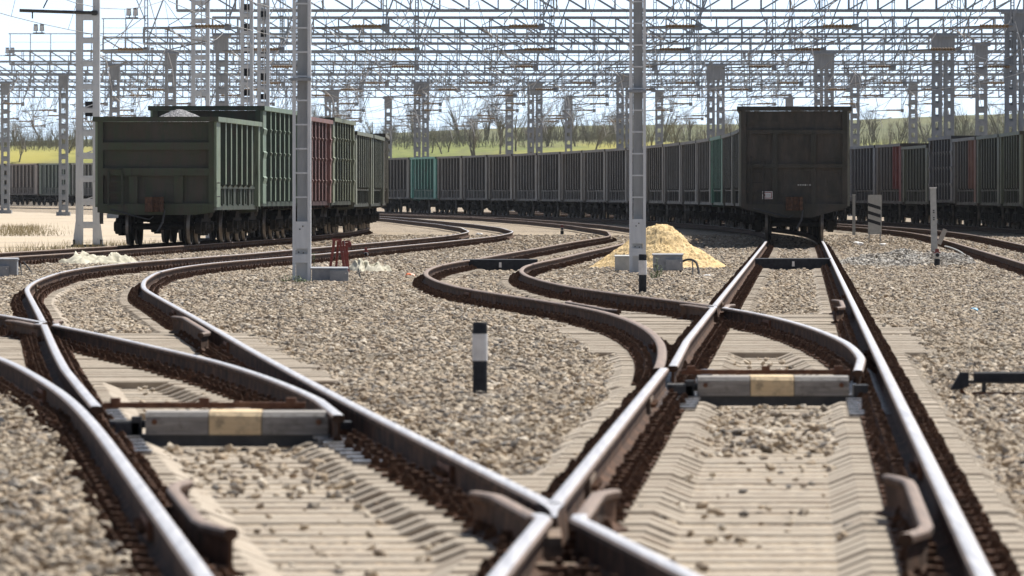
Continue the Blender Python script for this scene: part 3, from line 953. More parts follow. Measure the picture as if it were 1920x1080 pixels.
def ballast_points():
    P_, S_ = [], []
    for (a, b, dens, s0, s1) in ((23, 60, 520, 0.030, 0.075), (60, 95, 330, 0.033, 0.076), (95, 135, 200, 0.040, 0.085), (135, 185, 80, 0.05, 0.10), (185, 260, 22, 0.06, 0.12)):
        wmax = 0.098 * b + 1.2
        n = int(dens * 2 * wmax * (b - a))
        x = rng.uniform(-wmax, wmax, n); y = rng.uniform(a, b, n)
        ok = np.abs(x) < 0.098 * y + 1.2
        x, y = x[ok], y[ok]
        z = rng.uniform(-0.045, 0.012, len(x))
        sc = rng.uniform(s0, s1, len(x)) * rng.choice([.7, 1, 1, 1.4], len(x))
        keep = np.ones(len(x), bool)
        u = rng.uniform(0, 1, len(x))
        rr, ll, bb, cc, ww, ee = (arr(f, y) for f in (R, L, B, C, W, E))
        zone = np.zeros(len(x), int)                   # 1 = sleeper zone, 2 = rail strip
        for f, lo, hi in ((rr, 0, 999), (ll, 0, 999), (bb, 50, 999), (cc, 40, 112), (ww, 118, 999), (ee, 118, 999)):
            act = (y > lo) & (y < hi)
            d = np.abs(x - f)
            zone[act & (d < 1.33)] = np.maximum(zone[act & (d < 1.33)], 1)
            zone[act & (np.abs(d - HG) < np.where(y > 80, 0.17, 0.30))] = 2
        # the joint bearers cover what lies between converging tracks
        joint = ((y < 40) & (x > ll) & (x < rr)) | ((y > 50) & (y < 85) & (x > bb) & (x < rr)) | ((y > 40) & (y < 72) & (x > cc) & (x < ll))
        zone[joint & (zone == 0)] = 1
        left = (x < cc - 0.94) & (y < 62)
        zone[left & ((zone == 1) | (rng.uniform(0, 1, len(x)) < .75))] = 0
        z = np.where(left, z + 0.045, z)
        inner_R = np.abs(x - rr) < 0.52; inner_L = np.abs(x - ll) < 0.52
        pk = np.zeros(len(x)) + 0.012
        pk[(y > 60) & (y <= 84)] = 0.05
        dmin = np.minimum(np.minimum(np.abs(x - rr), np.abs(x - ll)), np.where(y > 50, np.abs(x - bb), 9))
        pk[(dmin > 0.98) & (y > 40)] = 0.34
        pk[(dmin > 1.05) & (y <= 40)] = 0.3
        pk[(np.abs(x - ll) > 0.95) & (np.abs(x - ll) < 1.4) & (y > 76)] = 0.85
        pk[(np.abs(x - bb) > 1.0) & (np.abs(x - bb) < 1.4) & (y > 90)] = 0.45
        pk[inner_R & (y > 39) & (y < 48)] = 0.13 * (0.4 + 1.2 * (np.sin(y * 3.1 + x * 5) > -.1))[inner_R & (y > 39) & (y < 48)]
        pk[inner_L & (y > 33.5) & (y < 40)] = 0.08
        pk[(zone == 1) & (y > 84)] = 0.42
        pk[(zone == 1) & (np.abs(x - ll) < 0.6) & (y > 74)] = 0.75
        pk[(zone == 1) & (np.abs(x - bb) < 0.6) & (y > 90)] = 0.6
        keep &= ~((zone == 2) & (u > 0.01))
        keep &= ~((zone == 1) & (u > pk))
        # fade out on the dirt road
        keep &= ~((x < ww - 2.0) & (y > 160))
        z = np.where(zone == 1, np.minimum(z, -0.015) + np.where((y > 76) & (dmin > 0.95), 0.03, 0.0), z)
        zr = np.array([rise(v) for v in y])
        P_.append(np.stack([x, y, z + zr], 1)[keep]); S_.append(sc[keep])
    return np.concatenate(P_), np.concatenate(S_)
bp, bs = ballast_points()
print('STONES', len(bp))
tag(scatter('ballast_stones', bp, bs, stone_protos('crushed_stone', STONES)), kind='stuff')

# grey gravel heap on the right
def heap(cx, cy, rx, ry, h, seed, n=40, lump=0.12, peaks=((0, 0, 1.0, 1.0),), e=1.3):
    rr_ = random.Random(seed)
    ph = [(rr_.uniform(1, 7), rr_.uniform(1, 7), rr_.uniform(0, 6), rr_.uniform(0, 6)) for _ in range(12)]
    def z(u, v):
        b = 0
        for (pu, pv, pr, pz) in peaks:
            d = math.sqrt(((u - pu) / pr) ** 2 + ((v - pv) / pr) ** 2 + .012) - .06
            b = max(b, pz * max(0, 1 - d) ** e)
        nz = sum(math.sin(a * 2 * u + p) * math.sin(c * 2 * v + q) for a, c, p, q in ph) / 12
        return h * b * (1 + lump * nz * 2.2)
    return z
gz = heap(0, 0, 1, 1, 0.34, 4, peaks=((-0.75, -0.1, 0.9, 0.75), (-0.15, 0.1, 0.95, 1.0), (0.45, 0.05, 0.8, 0.9), (0.85, 0.2, 0.7, 0.75)), e=0.9)
hx, hy = 8.7, 150.5
hp, hs = [], []
for _ in range(5200):
    u, v = random.uniform(-1.5, 1.2), random.uniform(-1, 1)
    zz = gz(u, v)
    if zz > 0.02:
        hp.append((hx + u * 1.08 + v * 0.25, hy + v * 7.0, zz * random.uniform(0.85, 1.03) - 0.04)); hs.append(random.uniform(0.05, 0.13))
o = scatter('gravel_heap', hp, hs, stone_protos('heap_stone', GREYSTONES))
tag(o, 'low heap of loose grey and white gravel beside the concrete post', 'gravel heap', kind='stuff')
us = list(np.linspace(-1.6, 1.6, 40)); vs_ = list(np.linspace(-1.1, 1.1, 30))
mb = MB(); vv = [(hx + u * 1.08 + v * 0.25, hy + v * 7.0, gz(u, v) * 0.92 - 0.06) for v in vs_ for u in us]
mb.add(vv, [(j * 40 + i, j * 40 + i + 1, (j + 1) * 40 + i + 1, (j + 1) * 40 + i) for j in range(29) for i in range(39)])
fixp = mb.build('gravel_core', BALLAST, o, True, fix=False)

# sand heap
def szf(u, v):
    r = math.hypot(u, v * 1.05) + 1e-6
    a = math.atan2(v, u)
    r *= 1 + .07 * math.sin(3 * a + 1) + .05 * math.sin(5 * a)
    lf = float(np.interp(r, [0, .05, .21, .40, .53, .77, .93, 1.1], [1, .985, .90, .66, .50, .22, .05, 0]))
    rt = float(np.interp(r, [0, .08, .18, .33, .44, .66, .88, 1.03], [1, .98, .92, .74, .54, .36, .14, 0]))
    w_ = .5 + .5 * u / r
    return .93 * (lf * (1 - w_) + rt * w_)
us = list(np.linspace(-1.25, 1.25, 110)); vs_ = list(np.linspace(-1.1, 1.1, 60))
cx, cy = 3.03, 141.6
def sz2(u, v):
    fine = 0.013 * math.sin(19 * u + 4 * math.sin(9 * v)) * math.sin(17 * v + 3 * math.sin(13 * u)) + .010 * math.sin(41 * u + 5 * math.sin(23 * v)) + random.uniform(-0.013, 0.013)
    b = szf(u, v)
    return b + fine * min(1, b * 6) - 0.045
mb = MB(); vv = [(cx + u * 1.42, cy + v * 1.5, sz2(u, v)) for v in vs_ for u in us]
mb.add(vv, [(j * 110 + i, j * 110 + i + 1, (j + 1) * 110 + i + 1, (j + 1) * 110 + i) for j in range(59) for i in range(109)])
tag(mb.build('sand_heap', SANDY, None, False, fix=False), 'tall heap of loose yellow sand behind the middle mast', 'sand heap')
# ------------------------------------------------------------------ wagons
LB = 11.55
def bogie_mesh(parent, y0):
    o = empty('bogie', (0, y0, 0), parent=parent)
    mb = MB()
    for s in (-1, 1):
        x = s * 1.03
        poly = [(-1.25, .30), (-1.28, .58), (-1.02, .70), (-.62, .66), (-.40, .86), (.40, .86), (.62, .66), (1.02, .70), (1.28, .58), (1.25, .30),
                (.95, .28), (.80, .40), (.50, .24), (-.50, .24), (-.80, .40), (-.95, .28)]
        mb.prism(poly, 0, x - 0.08, x + 0.08)
        for ya in (-.92, .92):
            mb.lathe([(0.13, x + s * .04 - .1), (0.15, x + s * .04), (0.12, x + s * .04 + .14)], (0, ya, .475), 0, 10)
        for ys_ in (-.2, 0, .2):
            mb.lathe([(0.07, .30), (0.085, .34), (0.065, .38), (0.085, .42), (0.065, .46), (0.085, .50), (0.065, .54), (0.07, .6)], (x + s * 0.10, ys_, 0), 2, 8)
    mb.box((0, 0, .72), (2.1, .5, .26)); mb.box((0, 0, .92), (.6, .6, .16))
    mb.bar((-.9, -1.2, .45), (.9, -1.2, .45), .08)
    f = mb.build('side_frame', UNDER, o)
    for ya in (-.92, .92):
        mb = MB()
        mb.lathe([(.075, -1.1), (.085, -.6), (.085, .6), (.075, 1.1)], (0, ya, .475), 0, 10)
        for s in (-1, 1):
            a = s * 0.72
            mb.lathe([(.16, a - s * .06), (.50, a - s * .035), (.505, a), (.478, a + s * .03), (.470, a + s * .105), (.42, a + s * .11), (.40, a + s * .06), (.18, a + s * .10), (.16, a + s * .12)],
                     (0, ya, .475), 0, 22)
        n0 = len(mb.f)
        w_ = mb.build('wheelset', [UNDER, TREAD], o, True)
        for p in w_.data.polygons:
            r = math.hypot(p.center.y - ya, p.center.z - .475)
            if .44 < r < .5 and abs(p.center.x) > .74: p.material_index = 1
    return o

def side_wall(mb, s, H, zb, style):
    xi, xo = 1.44, 1.565
    def bx(y0, y1, z0, z1, xa, xb, mi=0): mb.box2((s * xa, y0, z0), (s * xb, y1, z1), mi)
    bx(0.12, LB - .12, zb + .02, H - .08, xi - .03, xi)
    for y0, pw in ((0.03, 0.95), (LB - .50, 0.47)):
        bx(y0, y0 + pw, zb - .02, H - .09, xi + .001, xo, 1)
        if style == 'B':
            for zz in (0.24, 0.5, 0.74):
                z = zb + (H - zb) * zz
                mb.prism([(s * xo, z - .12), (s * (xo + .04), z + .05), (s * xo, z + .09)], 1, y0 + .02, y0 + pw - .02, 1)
    n = 7
    for i in range(6):
        y = 2.35 + 1.38 * i
        top, bot = H - .09, zb + (0.55 if style == 'A' else 0.03)
        mb.prism([(s * (xi + .001), y - .17), (s * xo, y - .14), (s * xo, y + .14), (s * (xi + .001), y + .17)], 2, bot, top)
        mb.box2((s * (xo + .001), y - .13, bot + .02), (s * (xo + .006), y + .13, top - .03), 1)  # thin plate carrying the painted-in sunlit strip on each rib
        if style == 'B':
            for zz in (0.24, 0.5, 0.74):
                z = zb + (H - zb) * zz
                mb.prism([(s * (xo - .02), z - .10), (s * (xo + .04), z + .05), (s * (xo - .02), z + .09)], 1, y - .15, y + .15, 1)
        else:
            mb.prism([(s * xi, bot - .1), (s * xi, bot + .02), (s * xo, bot + .02)], 1, y - .12, y + .12)
            mb.box2((s * (xi + .001), y - .04, zb), (s * (xi + .045), y + .04, zb + .45))
    # unloading hatches along the bottom
    bx(0.99, LB - .51, zb + .46, zb + .52, xi + .002, xi + .035)
    for i in range(n * 2):
        y = LB * (i + .5) / (n * 2)
        if 1.1 < y < LB - .6: bx(y - .02, y + .02, zb + .05, zb + .44, xi + .002, xi + .03)
    bx(0.06, LB - .06, zb - .10, zb + .018, xi - .10, xi + .03)

def make_wagon(H, style='A', front='three_panel', detail=1, pm=None):
    pm = pm or PAINT
    zb = 1.0 if style == 'A' else 1.08
    o = empty('gondola_wagon')
    for s in (-1, 1):
        mb = MB(); side_wall(mb, s, H, zb, style); mb.build('side_wall', [pm, PAINTLIT], o)
    mb = MB()                                             # rim
    for s in (-1, 1): mb.box2((s * 1.43, -.04, H - .125), (s * 1.62, LB + .04, H))
    mb.build('top_rim', PAINTLIT, o)
    for ya in (-.045, LB - .115):
        mb = MB(); mb.box2((-1.429, ya, H - .125), (1.429, ya + .16, H))
        if ya < 0: mb.box2((-1.622, ya - .006, H - .127), (1.622, ya - .001, H + .001))
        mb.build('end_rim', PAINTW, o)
    for e in (0, 1):
        mb = MB()
        Y = (lambda y: y) if e == 0 else (lambda y: LB - y)
        def bx(x0, x1, y0, y1, z0, z1, mi=0): mb.box2((x0, Y(y0), z0), (x1, Y(y1), z1), mi)
        bx(-1.41, 1.41, .10, .13, zb - .1, H - .13, 1)
        for s in (-1, 1): bx(s * 1.36, s * 1.50, .0, .16, zb - .04, H - .127)
        if front == 'three_panel':
            for zt in (.66, 1.32): bx(-1.36, 1.36, -.005, .102, H - zt - .19, H - zt)
            for s in (-1, 1): bx(s * .47, s * .70, .02, .102, zb + .08, H - 1.52)
            bx(-1.50, 1.50, -.03, .11, zb - .16, zb + .07)
            mb.prism([(-1.45, zb - .16), (-1.0, zb - .22), (1.0, zb - .22), (1.45, zb - .16)], 1, Y(-.02), Y(.1))
        else:
            for zt in (.66, 1.62): bx(-1.36, 1.36, -.005, .102, H - zt - .12, H - zt)
            for s in (-1, 1):
                bx(s * .47, s * .62, .02, .102, H - 1.62, H - .785)
                bx(s * .47, s * .62, .02, .102, zb + .06, H - 1.745)
            bx(-1.36, 1.36, .06, .101, zb + .28, zb + .34)
            mb.prism([(-1.50, zb + .05), (-1.50, zb - .06), (-.5, zb - .34), (.5, zb - .34), (1.50, zb - .06), (1.50, zb + .05)], 1, Y(-.03), Y(.11))
        mb.build('end_wall', [PAINTW, PAINTS], o)
    mb = MB()
    mb.box2((-1.42, .14, zb - .06), (1.42, LB - .14, zb - .01)); mb.box2((-.22, -.1, .86), (.22, LB + .1, 1.12))
    for i in range(8): mb.box2((-1.40, .4 + i * 1.5, .90), (1.40, .52 + i * 1.5, zb - .06))
    mb.lathe([(.16, 4.2), (.2, 4.3), (.2, 5.1), (.16, 5.2)], (.75, 0, .82), 1, 12)
    mb.bar((-.5, 2.6, .6), (-.5, LB - 2.6, .6), .05)
    mb.build('underframe', UNDER, o)
    for e in (0, 1):
        mb = MB()
        a = -1 if e == 0 else 1
        y0 = 0 if e == 0 else LB
        mb.box2((-.15, y0 + a * .03, .92), (.15, y0 + a * .14, 1.24))
        mb.prism([(-.22, y0 + a * .14), (-.24, y0 + a * .36), (-.06, y0 + a * .40), (-.02, y0 + a * .28), (.12, y0 + a * .30), (.16, y0 + a * .36), (.24, y0 + a * .34), (.20, y0 + a * .14)], 2, .86, 1.24)
        mb.build('coupler', CPL, o)
        if detail:
            mb = MB()
            mb.tube([(.18, y0 + a * .05, .95), (.24, y0 + a * .14, .86), (.20, y0 + a * .2, .6), (.10, y0 + a * .24, .40), (.06, y0 + a * .24, .34)], .028, 8)
            mb.tube([(-1.15, y0 + a * .04, .92), (-.5, y0 + a * .1, .74), (-.15, y0 + a * .16, .66), (-.04, y0 + a * .18, .74)], .018, 6)
            mb.build('brake_hose', DARKM, o)
    if detail:
        mb = MB()
        for x in (-1.22, -.86): mb.bar((x, -.05, zb + .0), (x, -.05, H - 1.4), .045)
        for k in range(4): mb.bar((-1.22, -.05, zb + .05 + k * .3), (-.86, -.05, zb + .05 + k * .3), .03)
        mb.build('ladder', pm, o)
        mb = MB()
        for z in (zb + .25, zb + .6): mb.tube([(1.57, .08, z), (1.63, .1, z), (1.63, .26, z), (1.57, .28, z)], .014, 5)
        mb.build('handhold', DARKM, o)
    b = bogie_mesh(o, 1.75)
    copy_tree(b, o).location = (0, LB - 1.75, 0)
    return o

def put_wagon(o, f, y0, color, label, group, sc=1.0, dx=0.0):
    y1 = y0 + PIT * sc * .99
    x0, x1 = f(y0), f(y1)
    o.location = (x0 + dx, y0, RAILZ + rise(y0) * .5 + rise(y1) * .5)
    o.rotation_euler = (0, 0, math.atan2(-(x1 - x0), y1 - y0))
    o.scale = (1, sc, 1)
    paint(o, color)
    tag(o, label, 'freight wagon', group)
    return o

PR_ = {}
def wagon(kind):
    H, style, front, det = {'low': (3.30, 'A', 'three_panel', 1), 'mid': (3.46, 'A', 'three_panel', 0), 'std': (3.62, 'A', 'three_panel', 0), 'tall': (3.76, 'B', 'three_panel', 0),
                            'dark': (3.80, 'A', 'six_panel', 1), 'stdB': (3.66, 'B', 'three_panel', 0)}[kind]
    if kind not in PR_:
        PR_[kind] = make_wagon(H, style, front, det, PAINTR if kind == 'low' else None)
        return PR_[kind]
    return copy_tree(PR_[kind])

PAINTED = ('wagon_paint', 'wagon_paint_rusty')
# left train on W
gl = 'coal wagons of the train on the left'
lt = [('low', (0.068, 0.112, 0.072), 'rusty green coal wagon heading the left train, grey coal heaped above its rim'),
      ('tall', (0.065, 0.125, 0.09), 'tall bright green wagon coupled second in the left train, rising above the rusty one'),
      ('stdB', (0.115, 0.030, 0.032), 'dark red wagon of the left train, half hidden by the slender mast'),
      ('tall', (0.080, 0.105, 0.062), 'olive green wagon right behind the dark red one in the left train'),
      ('mid', (0.075, 0.095, 0.07), 'lower grey-green wagon just behind the olive one in the left train'),
      ('mid', (0.055, 0.075, 0.05), 'lower dark green wagon, sixth in the left train, two behind the olive one'),
      ('std', (0.065, 0.062, 0.042), 'taller brown-green wagon, seventh in the left train, with its dark inside showing'),
      ('mid', (0.05, 0.06, 0.043), 'last visible wagon of the left train, dark green, beside the field')]
for i, (k, c, lb) in enumerate(lt):
    put_wagon(wagon(k), W, 178 + 13.92 * .996 * i, c, lb, gl, 1.13)
# coal heaped in the first wagon
cz = heap(0, 0, 1, 1, 1.0, 5, peaks=((0.05, -0.15, 0.75, 1.0), (-0.1, 0.6, .6, .6)), lump=.05, e=0.75)
us = list(np.linspace(-1, 1, 50)); vs_ = list(np.linspace(-1, 1, 50))
mb = MB(); vv = [(u * 1.40, v * 4.2, (cz(u, v)) * 0.62 + random.uniform(-.015, .015)) for v in vs_ for u in us]
mb.add(vv, [(j * 50 + i, j * 50 + i + 1, (j + 1) * 50 + i + 1, (j + 1) * 50 + i) for j in range(49) for i in range(49)])
o = mb.build('coal_load', COAL, None, False, fix=False)
o.location = (W(184) + .02, 184.2, RAILZ + 3.30 - .34); o.rotation_euler = (0, 0, math.atan2(-(W(192) - W(178)), 14))
tag(o, 'mound of grey coal heaped in the first wagon of the left train', 'coal')

# right-hand train on R, curving away to the left
gr = 'wagons of the long curved train'
dk = [(0.040, 0.048, 0.040)]
for k in range(0, 36):
    y0 = 196 + PIT * k * .9985
    if k >= 28:
        y0 = 196 + PIT * .9985 * 28 + (k - 28) * PIT * .965
    if 23 <= k <= 29: continue
    rr_ = random.Random(k)
    base = rr_.choice([(0.075, 0.068, 0.062), (0.06, 0.058, 0.058), (0.08, 0.075, 0.073), (0.056, 0.056, 0.062), (0.07, 0.06, 0.052)])
    kind = 'std'
    if k == 0: c, lb, kind = dk[0], 'dark olive wagon seen end-on above the straight shiny track on the right', 'dark'
    elif k < 4: c, lb = base, '%s wagon behind the dark olive one, almost hidden by it' % ORD[k - 1]
    elif k == 6: c, lb = (0.03, 0.17, 0.12), 'deep green wagon of the curved train, just left of the dark olive wagon'
    elif k == 20: c, lb = (0.06, 0.30, 0.25), 'bright teal wagon of the curved train, near the end of the left train'
    elif k in (21, 22): c, lb = base, ('grey wagon coupled to the left of the bright teal wagon', 'grey wagon two to the left of the bright teal wagon, mostly hidden')[k - 21]
    elif k < 6: c, lb = ((0.05, 0.06, 0.05), (0.045, 0.05, 0.04))[k - 4], ('dark wagon right of the deep green one, against the dark olive end', 'dark wagon directly right of the deep green one')[k - 4]
    elif k < 11: c, lb = tuple(v * .8 for v in base), 'dark grey wagon, %s to the left of the deep green one' % ORD[k - 7]
    elif k < 20: c, lb = base, 'grey wagon of the curved train, %s to the right of the bright teal one' % ORD[19 - k]
    else:
        c = [(0.15, 0.17, 0.15), (0.17, 0.18, 0.16), (0.12, 0.17, 0.14), (0.19, 0.155, 0.14), (0.14, 0.16, 0.145), (0.13, 0.17, 0.15)][k - 30]
        nm = ['grey', 'light grey', 'green', 'pinkish brown', 'grey-green', 'pale green'][k - 30]
        lb = '%s wagon far off at the left edge, %s' % (nm, ['half hidden by the rusty green wagon', 'behind the near lattice mast', 'between the two left masts', 'between the two left masts', 'left of the pinkish brown one', 'cut by the left picture edge'][k - 30])
    put_wagon(wagon(kind), R, y0, c, lb, gr)
# small notice and chalk marks on the dark wagon
dw = PR_['dark']
dwn = empty('notice_plate', (-.76, -.045, 1.29), parent=dw)
mb = MB(); mb.box((0, 0, 0), (.29, .014, .215)); mb.build('plate', WHITEP, dwn)
mb = MB()
mb.box((0, -.011, .080), (.25, .006, .022)); mb.box((0, -.011, -.080), (.25, .006, .022)); mb.box((-.115, -.011, 0), (.022, .006, .138)); mb.box((.115, -.011, 0), (.022, .006, .138))
mb.prism([(-.092, 0), (-.06, .045), (-.06, -.045)], 1, -.014, -.008)
mb.build('red_border', REDP, dwn)
mb = MB()
for z in (.03, .0, -.03): mb.box((.02, -.011, z), (.13, .006, .012))
mb.build('lettering', GREYP, dwn)
mb = MB()
for i, wd in enumerate((.05, .03, .05, .05, .02, .05, .04)):
    mb.box((.12 + i * .065, .097, 1.58), (wd, .006, .045 if i % 2 else .03))
mb.build('chalk_marks', LGREYP, dw)

# wagons at the right edge on T
ge = 'wagons of the train at the right edge'
rt = [(4, 'std', (0.06, 0.058, 0.058), 'grey wagon peeping out behind the dark olive wagon, furthest in its train'),
      (3, 'std', (0.055,0.06,0.07), 'blue-grey wagon mostly hidden behind the dark olive wagon'),
      (2, 'std', (0.075, 0.082, 0.10), 'blue-grey wagon beside the dark olive wagon, behind the thin grey post'),
      (1, 'std', (0.095, 0.082, 0.074), 'brownish wagon with a bright red end panel, above the striped board'),
      (0, 'mid', (0.062, 0.078, 0.048), 'low olive green wagon with a pale rim, right of the bright red end panel'),
      (-1, 'tall', (0.07, 0.075, 0.09), 'tall slate blue wagon behind the concrete post at the right'),
      (-2, 'std', (0.088, 0.08, 0.075), 'brown-grey wagon with a faded orange-red end panel, right of the slate blue one'),
      (-3, 'std', (0.055, 0.07, 0.05), 'dark green wagon right of the faded orange-red panel'),
      (-4, 'std', (0.06, 0.082, 0.04), 'green wagon cut by the right picture edge'),]
for n, kind, c, lb in rt:
    o = put_wagon(wagon(kind), T, 300 + PIT * n, c, lb, ge)
    if n in (1, -2):
        mb = MB()
        mb.box2((-1.5685, .05, 1.02), (-1.573, .97, 3.50)); mb.box2((-1.4425, 1.0, 1.56), (-1.448, 2.13, 3.50)); mb.box2((-1.4425, 2.57, 1.56), (-1.448, 3.50, 3.50))
        for yr_ in (2.35, 3.73): mb.prism([(-1.445, yr_ - .19), (-1.575, yr_ - .15), (-1.575, yr_ + .15), (-1.445, yr_ + .19)], 2, 1.56, 3.50)
        p = mb.build('repainted_panel', RED1 if n == 1 else RED2, o)
        p['label'] = 'red repainted end panel'

# ------------------------------------------------------------------ lattice masts in front
def lattice_mast(x, y, H, wd, name='lattice_mast', dep=0.42, pitch=.68, leg=.20, slant=True):
    z0 = rise(y) - .03
    o = empty(name, (x, y, z0))
    mb = MB()
    for s in (-1, 1):
        xo = s * wd / 2
        mb.box2((xo, -dep / 2, .25), (xo - s * leg, -dep / 2 + .018, H)); mb.box2((xo, dep / 2, .25), (xo - s * leg, dep / 2 - .018, H))
        mb.box2((xo, -dep / 2 + .019, .25), (xo - s * .018, dep / 2 - .019, H))
        mb.prism([(xo - s * leg, .25), (xo - s * leg, .05), (xo + s * .09, .05), (xo + s * .002, .75)], 1, -dep / 2 - .02, -dep / 2 - .002)
        mb.prism([(xo - s * leg, .25), (xo - s * leg, .05), (xo + s * .09, .05), (xo + s * .002, .75)], 1, dep / 2 + .002, dep / 2 + .02)
    mb.build('leg', GALV, o)
    mb = MB(); z = .55; k = 0
    while z < H - .2:
        mb.box2((-wd / 2 + .01, -dep / 2 - .012, z), (wd / 2 - .01, -dep / 2 - .001, z + .13))
        mb.box2((-wd / 2 + .02, dep / 2 + .001, z + .06), (wd / 2 - .02, dep / 2 + .012, z + .19))
        if slant and k % 2: mb.bar((-wd / 2 + leg, -dep / 2 - .02, z + .13), (wd / 2 - leg, -dep / 2 - .02, z + .24), .03)
        z += pitch; k += 1
    mb.build('batten', GALV, o)
    mb = MB(); mb.box((0, 0, .02), (wd + .26, dep + .3, .10)); mb.box((0, 0, -.02), (wd + .5, dep + .5, .06))
    for i in (-1, 1):
        for j in (-1, 1): mb.lathe([(.03, .05), (.03, .2), (.02, .22)], (i * (wd / 2 + .05), j * (dep / 2 + .07), 0), 2, 8)
    mb.build('base_plate', DARKM, o)
    return o

x, y = at(165, 461)
o = lattice_mast(x, y, 8.2, .70)
tag(o, 'near lattice mast with ladder-like windows beside the rusty green wagon', 'mast', 'trackside masts')
sc1 = F / y
mb = MB(); z1 = CAMZ + 350 / sc1
mb.tube([(-2.0, -.25, z1 + .03), (-.2, -.25, z1 - .03), (.3, -.25, z1 - .04)], .05, 8); mb.tube([(-1.3, -.25, z1 + .1), (-.9, -.25, z1 + .9), (-.3, -.25, z1 + 1.6)], .022, 6)
mb.box((-1.62, -.25, z1 - .1), (.04, .04, .22)); mb.box((.2, -.24, z1 - .04), (.14, .1, .14))
mb.build('cantilever_arm', DARKM, o)
mb = MB(); mb.box((.05, 0, 2.93 + 1.27), (.26, .2, .17)); mb.box((.05, 0, 2.93 + 1.0), (.26, .2, .17)); mb.build('weight', BLACKP, o)
mb = MB(); mb.tube([(.40, -.1, 2.55), (.33, -.12, 2.4), (.36, -.1, 1.9), (.32, -.1, 1.6), (.40, -.1, 1.5)], .018, 6); mb.box((.40, 0, .95), (.10, .16, .55)); mb.box((.40, 0, 1.7), (.06, .12, 1.5)); mb.build('cable_duct', DARKM, o)

def channel_mast(px, py, label):
    x, y = at(px, py); z0 = rise(y) - .04
    o = empty('channel_mast', (x, y, z0)); H = 8.5; wd, dep = .31, .30
    mb = MB()
    for s in (-1, 1):
        xo = s * wd / 2
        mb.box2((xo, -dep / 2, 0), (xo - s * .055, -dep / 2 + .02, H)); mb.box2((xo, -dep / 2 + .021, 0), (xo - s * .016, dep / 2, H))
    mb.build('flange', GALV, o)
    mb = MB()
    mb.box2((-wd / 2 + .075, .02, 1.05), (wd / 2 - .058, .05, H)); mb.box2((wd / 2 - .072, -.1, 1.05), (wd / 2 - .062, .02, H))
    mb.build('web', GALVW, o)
    mb = MB()
    mb.box2((-wd / 2 + .056, -dep / 2 + .004, .60), (wd / 2 - .056, -dep / 2 + .018, 1.06))
    mb.box2((-wd / 2 + .056, -dep / 2 + .004, .36), (wd / 2 - .056, -dep / 2 + .018, .505))
    mb.box2((-wd / 2 + .056, .0, .0), (wd / 2 - .056, .02, .98))
    mb.build('base_plate', GALV, o)
    mb = MB(); z = 1.46
    while z < H:
        mb.box2((-wd / 2 + .056, -dep / 2 + .004, z), (wd / 2 - .056, -dep / 2 + .018, z + .025)); z += .41
    mb.build('batten', GALV, o)
    mb = MB(); mb.box((-.02, -.02, CAMZ + 2.0 - z0), (.37, .36, .05)); mb.build('clamp', GALVD, o)
    mb = MB()
    for (bx_, bz) in ((.02, .98), (.03, .53), (-.05, .54), (-.03, .93)): mb.lathe([(.013, -dep / 2 - .012), (.013, -dep / 2 + .003)], (bx_, 0, bz), 1, 8)
    mb.build('bolt', DARKM, o)
    tag(o, label, 'mast', 'trackside masts')
    return x, y
m2 = channel_mast(566, 528, 'slender channel mast with weeds round its foot, right of the dark red wagon')
m3 = channel_mast(1195.5, 512, 'slender channel mast in front of the yellow sand heap')
for px, y, wd, lb in ((376, 236, .62, 'lattice mast rising behind the second green wagon, leftmost of three'), (463, 252, .46, 'lattice mast with black weights rising behind the second green wagon, middle of three'),
                      (494, 262, .46, 'lattice mast with black weights rising behind the second green wagon, rightmost of three')):
    o = lattice_mast(sx(px, y), y, 9.2, wd, leg=.13, slant=False, pitch=.62)
    tag(o, lb, 'mast', 'trackside masts')
    mb = MB()
    for k in range(5): mb.box((0, 0, 5.2 + k * .78 + .05), (wd * .5, .22, .34 if k % 2 else .22))
    if px > 400: mb.build('weight', BLACKP, o)
    mb = MB(); mb.tube([(.02, -.3, 9), (.05, -.3, 7.2), (-.12, -.3, 6.9)], .02, 5); mb.tube([(.02, -.3, 9), (.05, -.3, 7.2), (.2, -.3, 6.9)], .02, 5); mb.tube([(.05, -.3, 7.2), (.03, -.3, 4)], .02, 5)
    mb.build('hanging_wire', WHITEP, o)

# ------------------------------------------------------------------ catenary gantries
ZB, ZT, ZRAIL = 8.0 + CAMZ, 8.93 + CAMZ, 9.95 + CAMZ
def box_truss(y, xl, xr):
    mb = MB(); ch = .115 if y < 470 else .09
    for yy in (-.32, .32):
        for z in (ZB + .05, ZT - .05): mb.bar((xl, yy, z), (xr, yy, z), ch, ch)
    mid = (xl + xr) / 2; n = max(2, int((xr - xl) / 1.25)); d = (xr - xl) / n
    for i in range(n + 1):
        x = xl + i * d
        for yy in (-.32, .32): mb.bar((x, yy, ZB + .1), (x, yy, ZT - .1), .06)
        mb.bar((x, -.28, ZB + .05), (x, .28, ZB + .05), .04); mb.bar((x, -.28, ZT - .05), (x, .28, ZT - .05), .04)
        if i < n:
            a, b = (ZT - .1, ZB + .1) if x < mid else (ZB + .1, ZT - .1)
            for yy in (-.32, .32): mb.bar((x + .03, yy + .03, a), (x + d - .03, yy + .03, b), .065)
    return mb

def railing(xl, xr, up=1.0):
    mb = MB(); n = int((xr - xl) / 1.25); d = (xr - xl) / n
    for i in range(n + 1):
        if i % 2 == 0 or i < 2: mb.bar((xl + i * d, .3, ZT), (xl + i * d, .3, ZRAIL), .05)
    mb.bar((xl - .1, .3, ZRAIL), (xr, .3, ZRAIL), .055); mb.bar((xl, .3, ZT + .5), (xr, .3, ZT + .5), .02)
    return mb

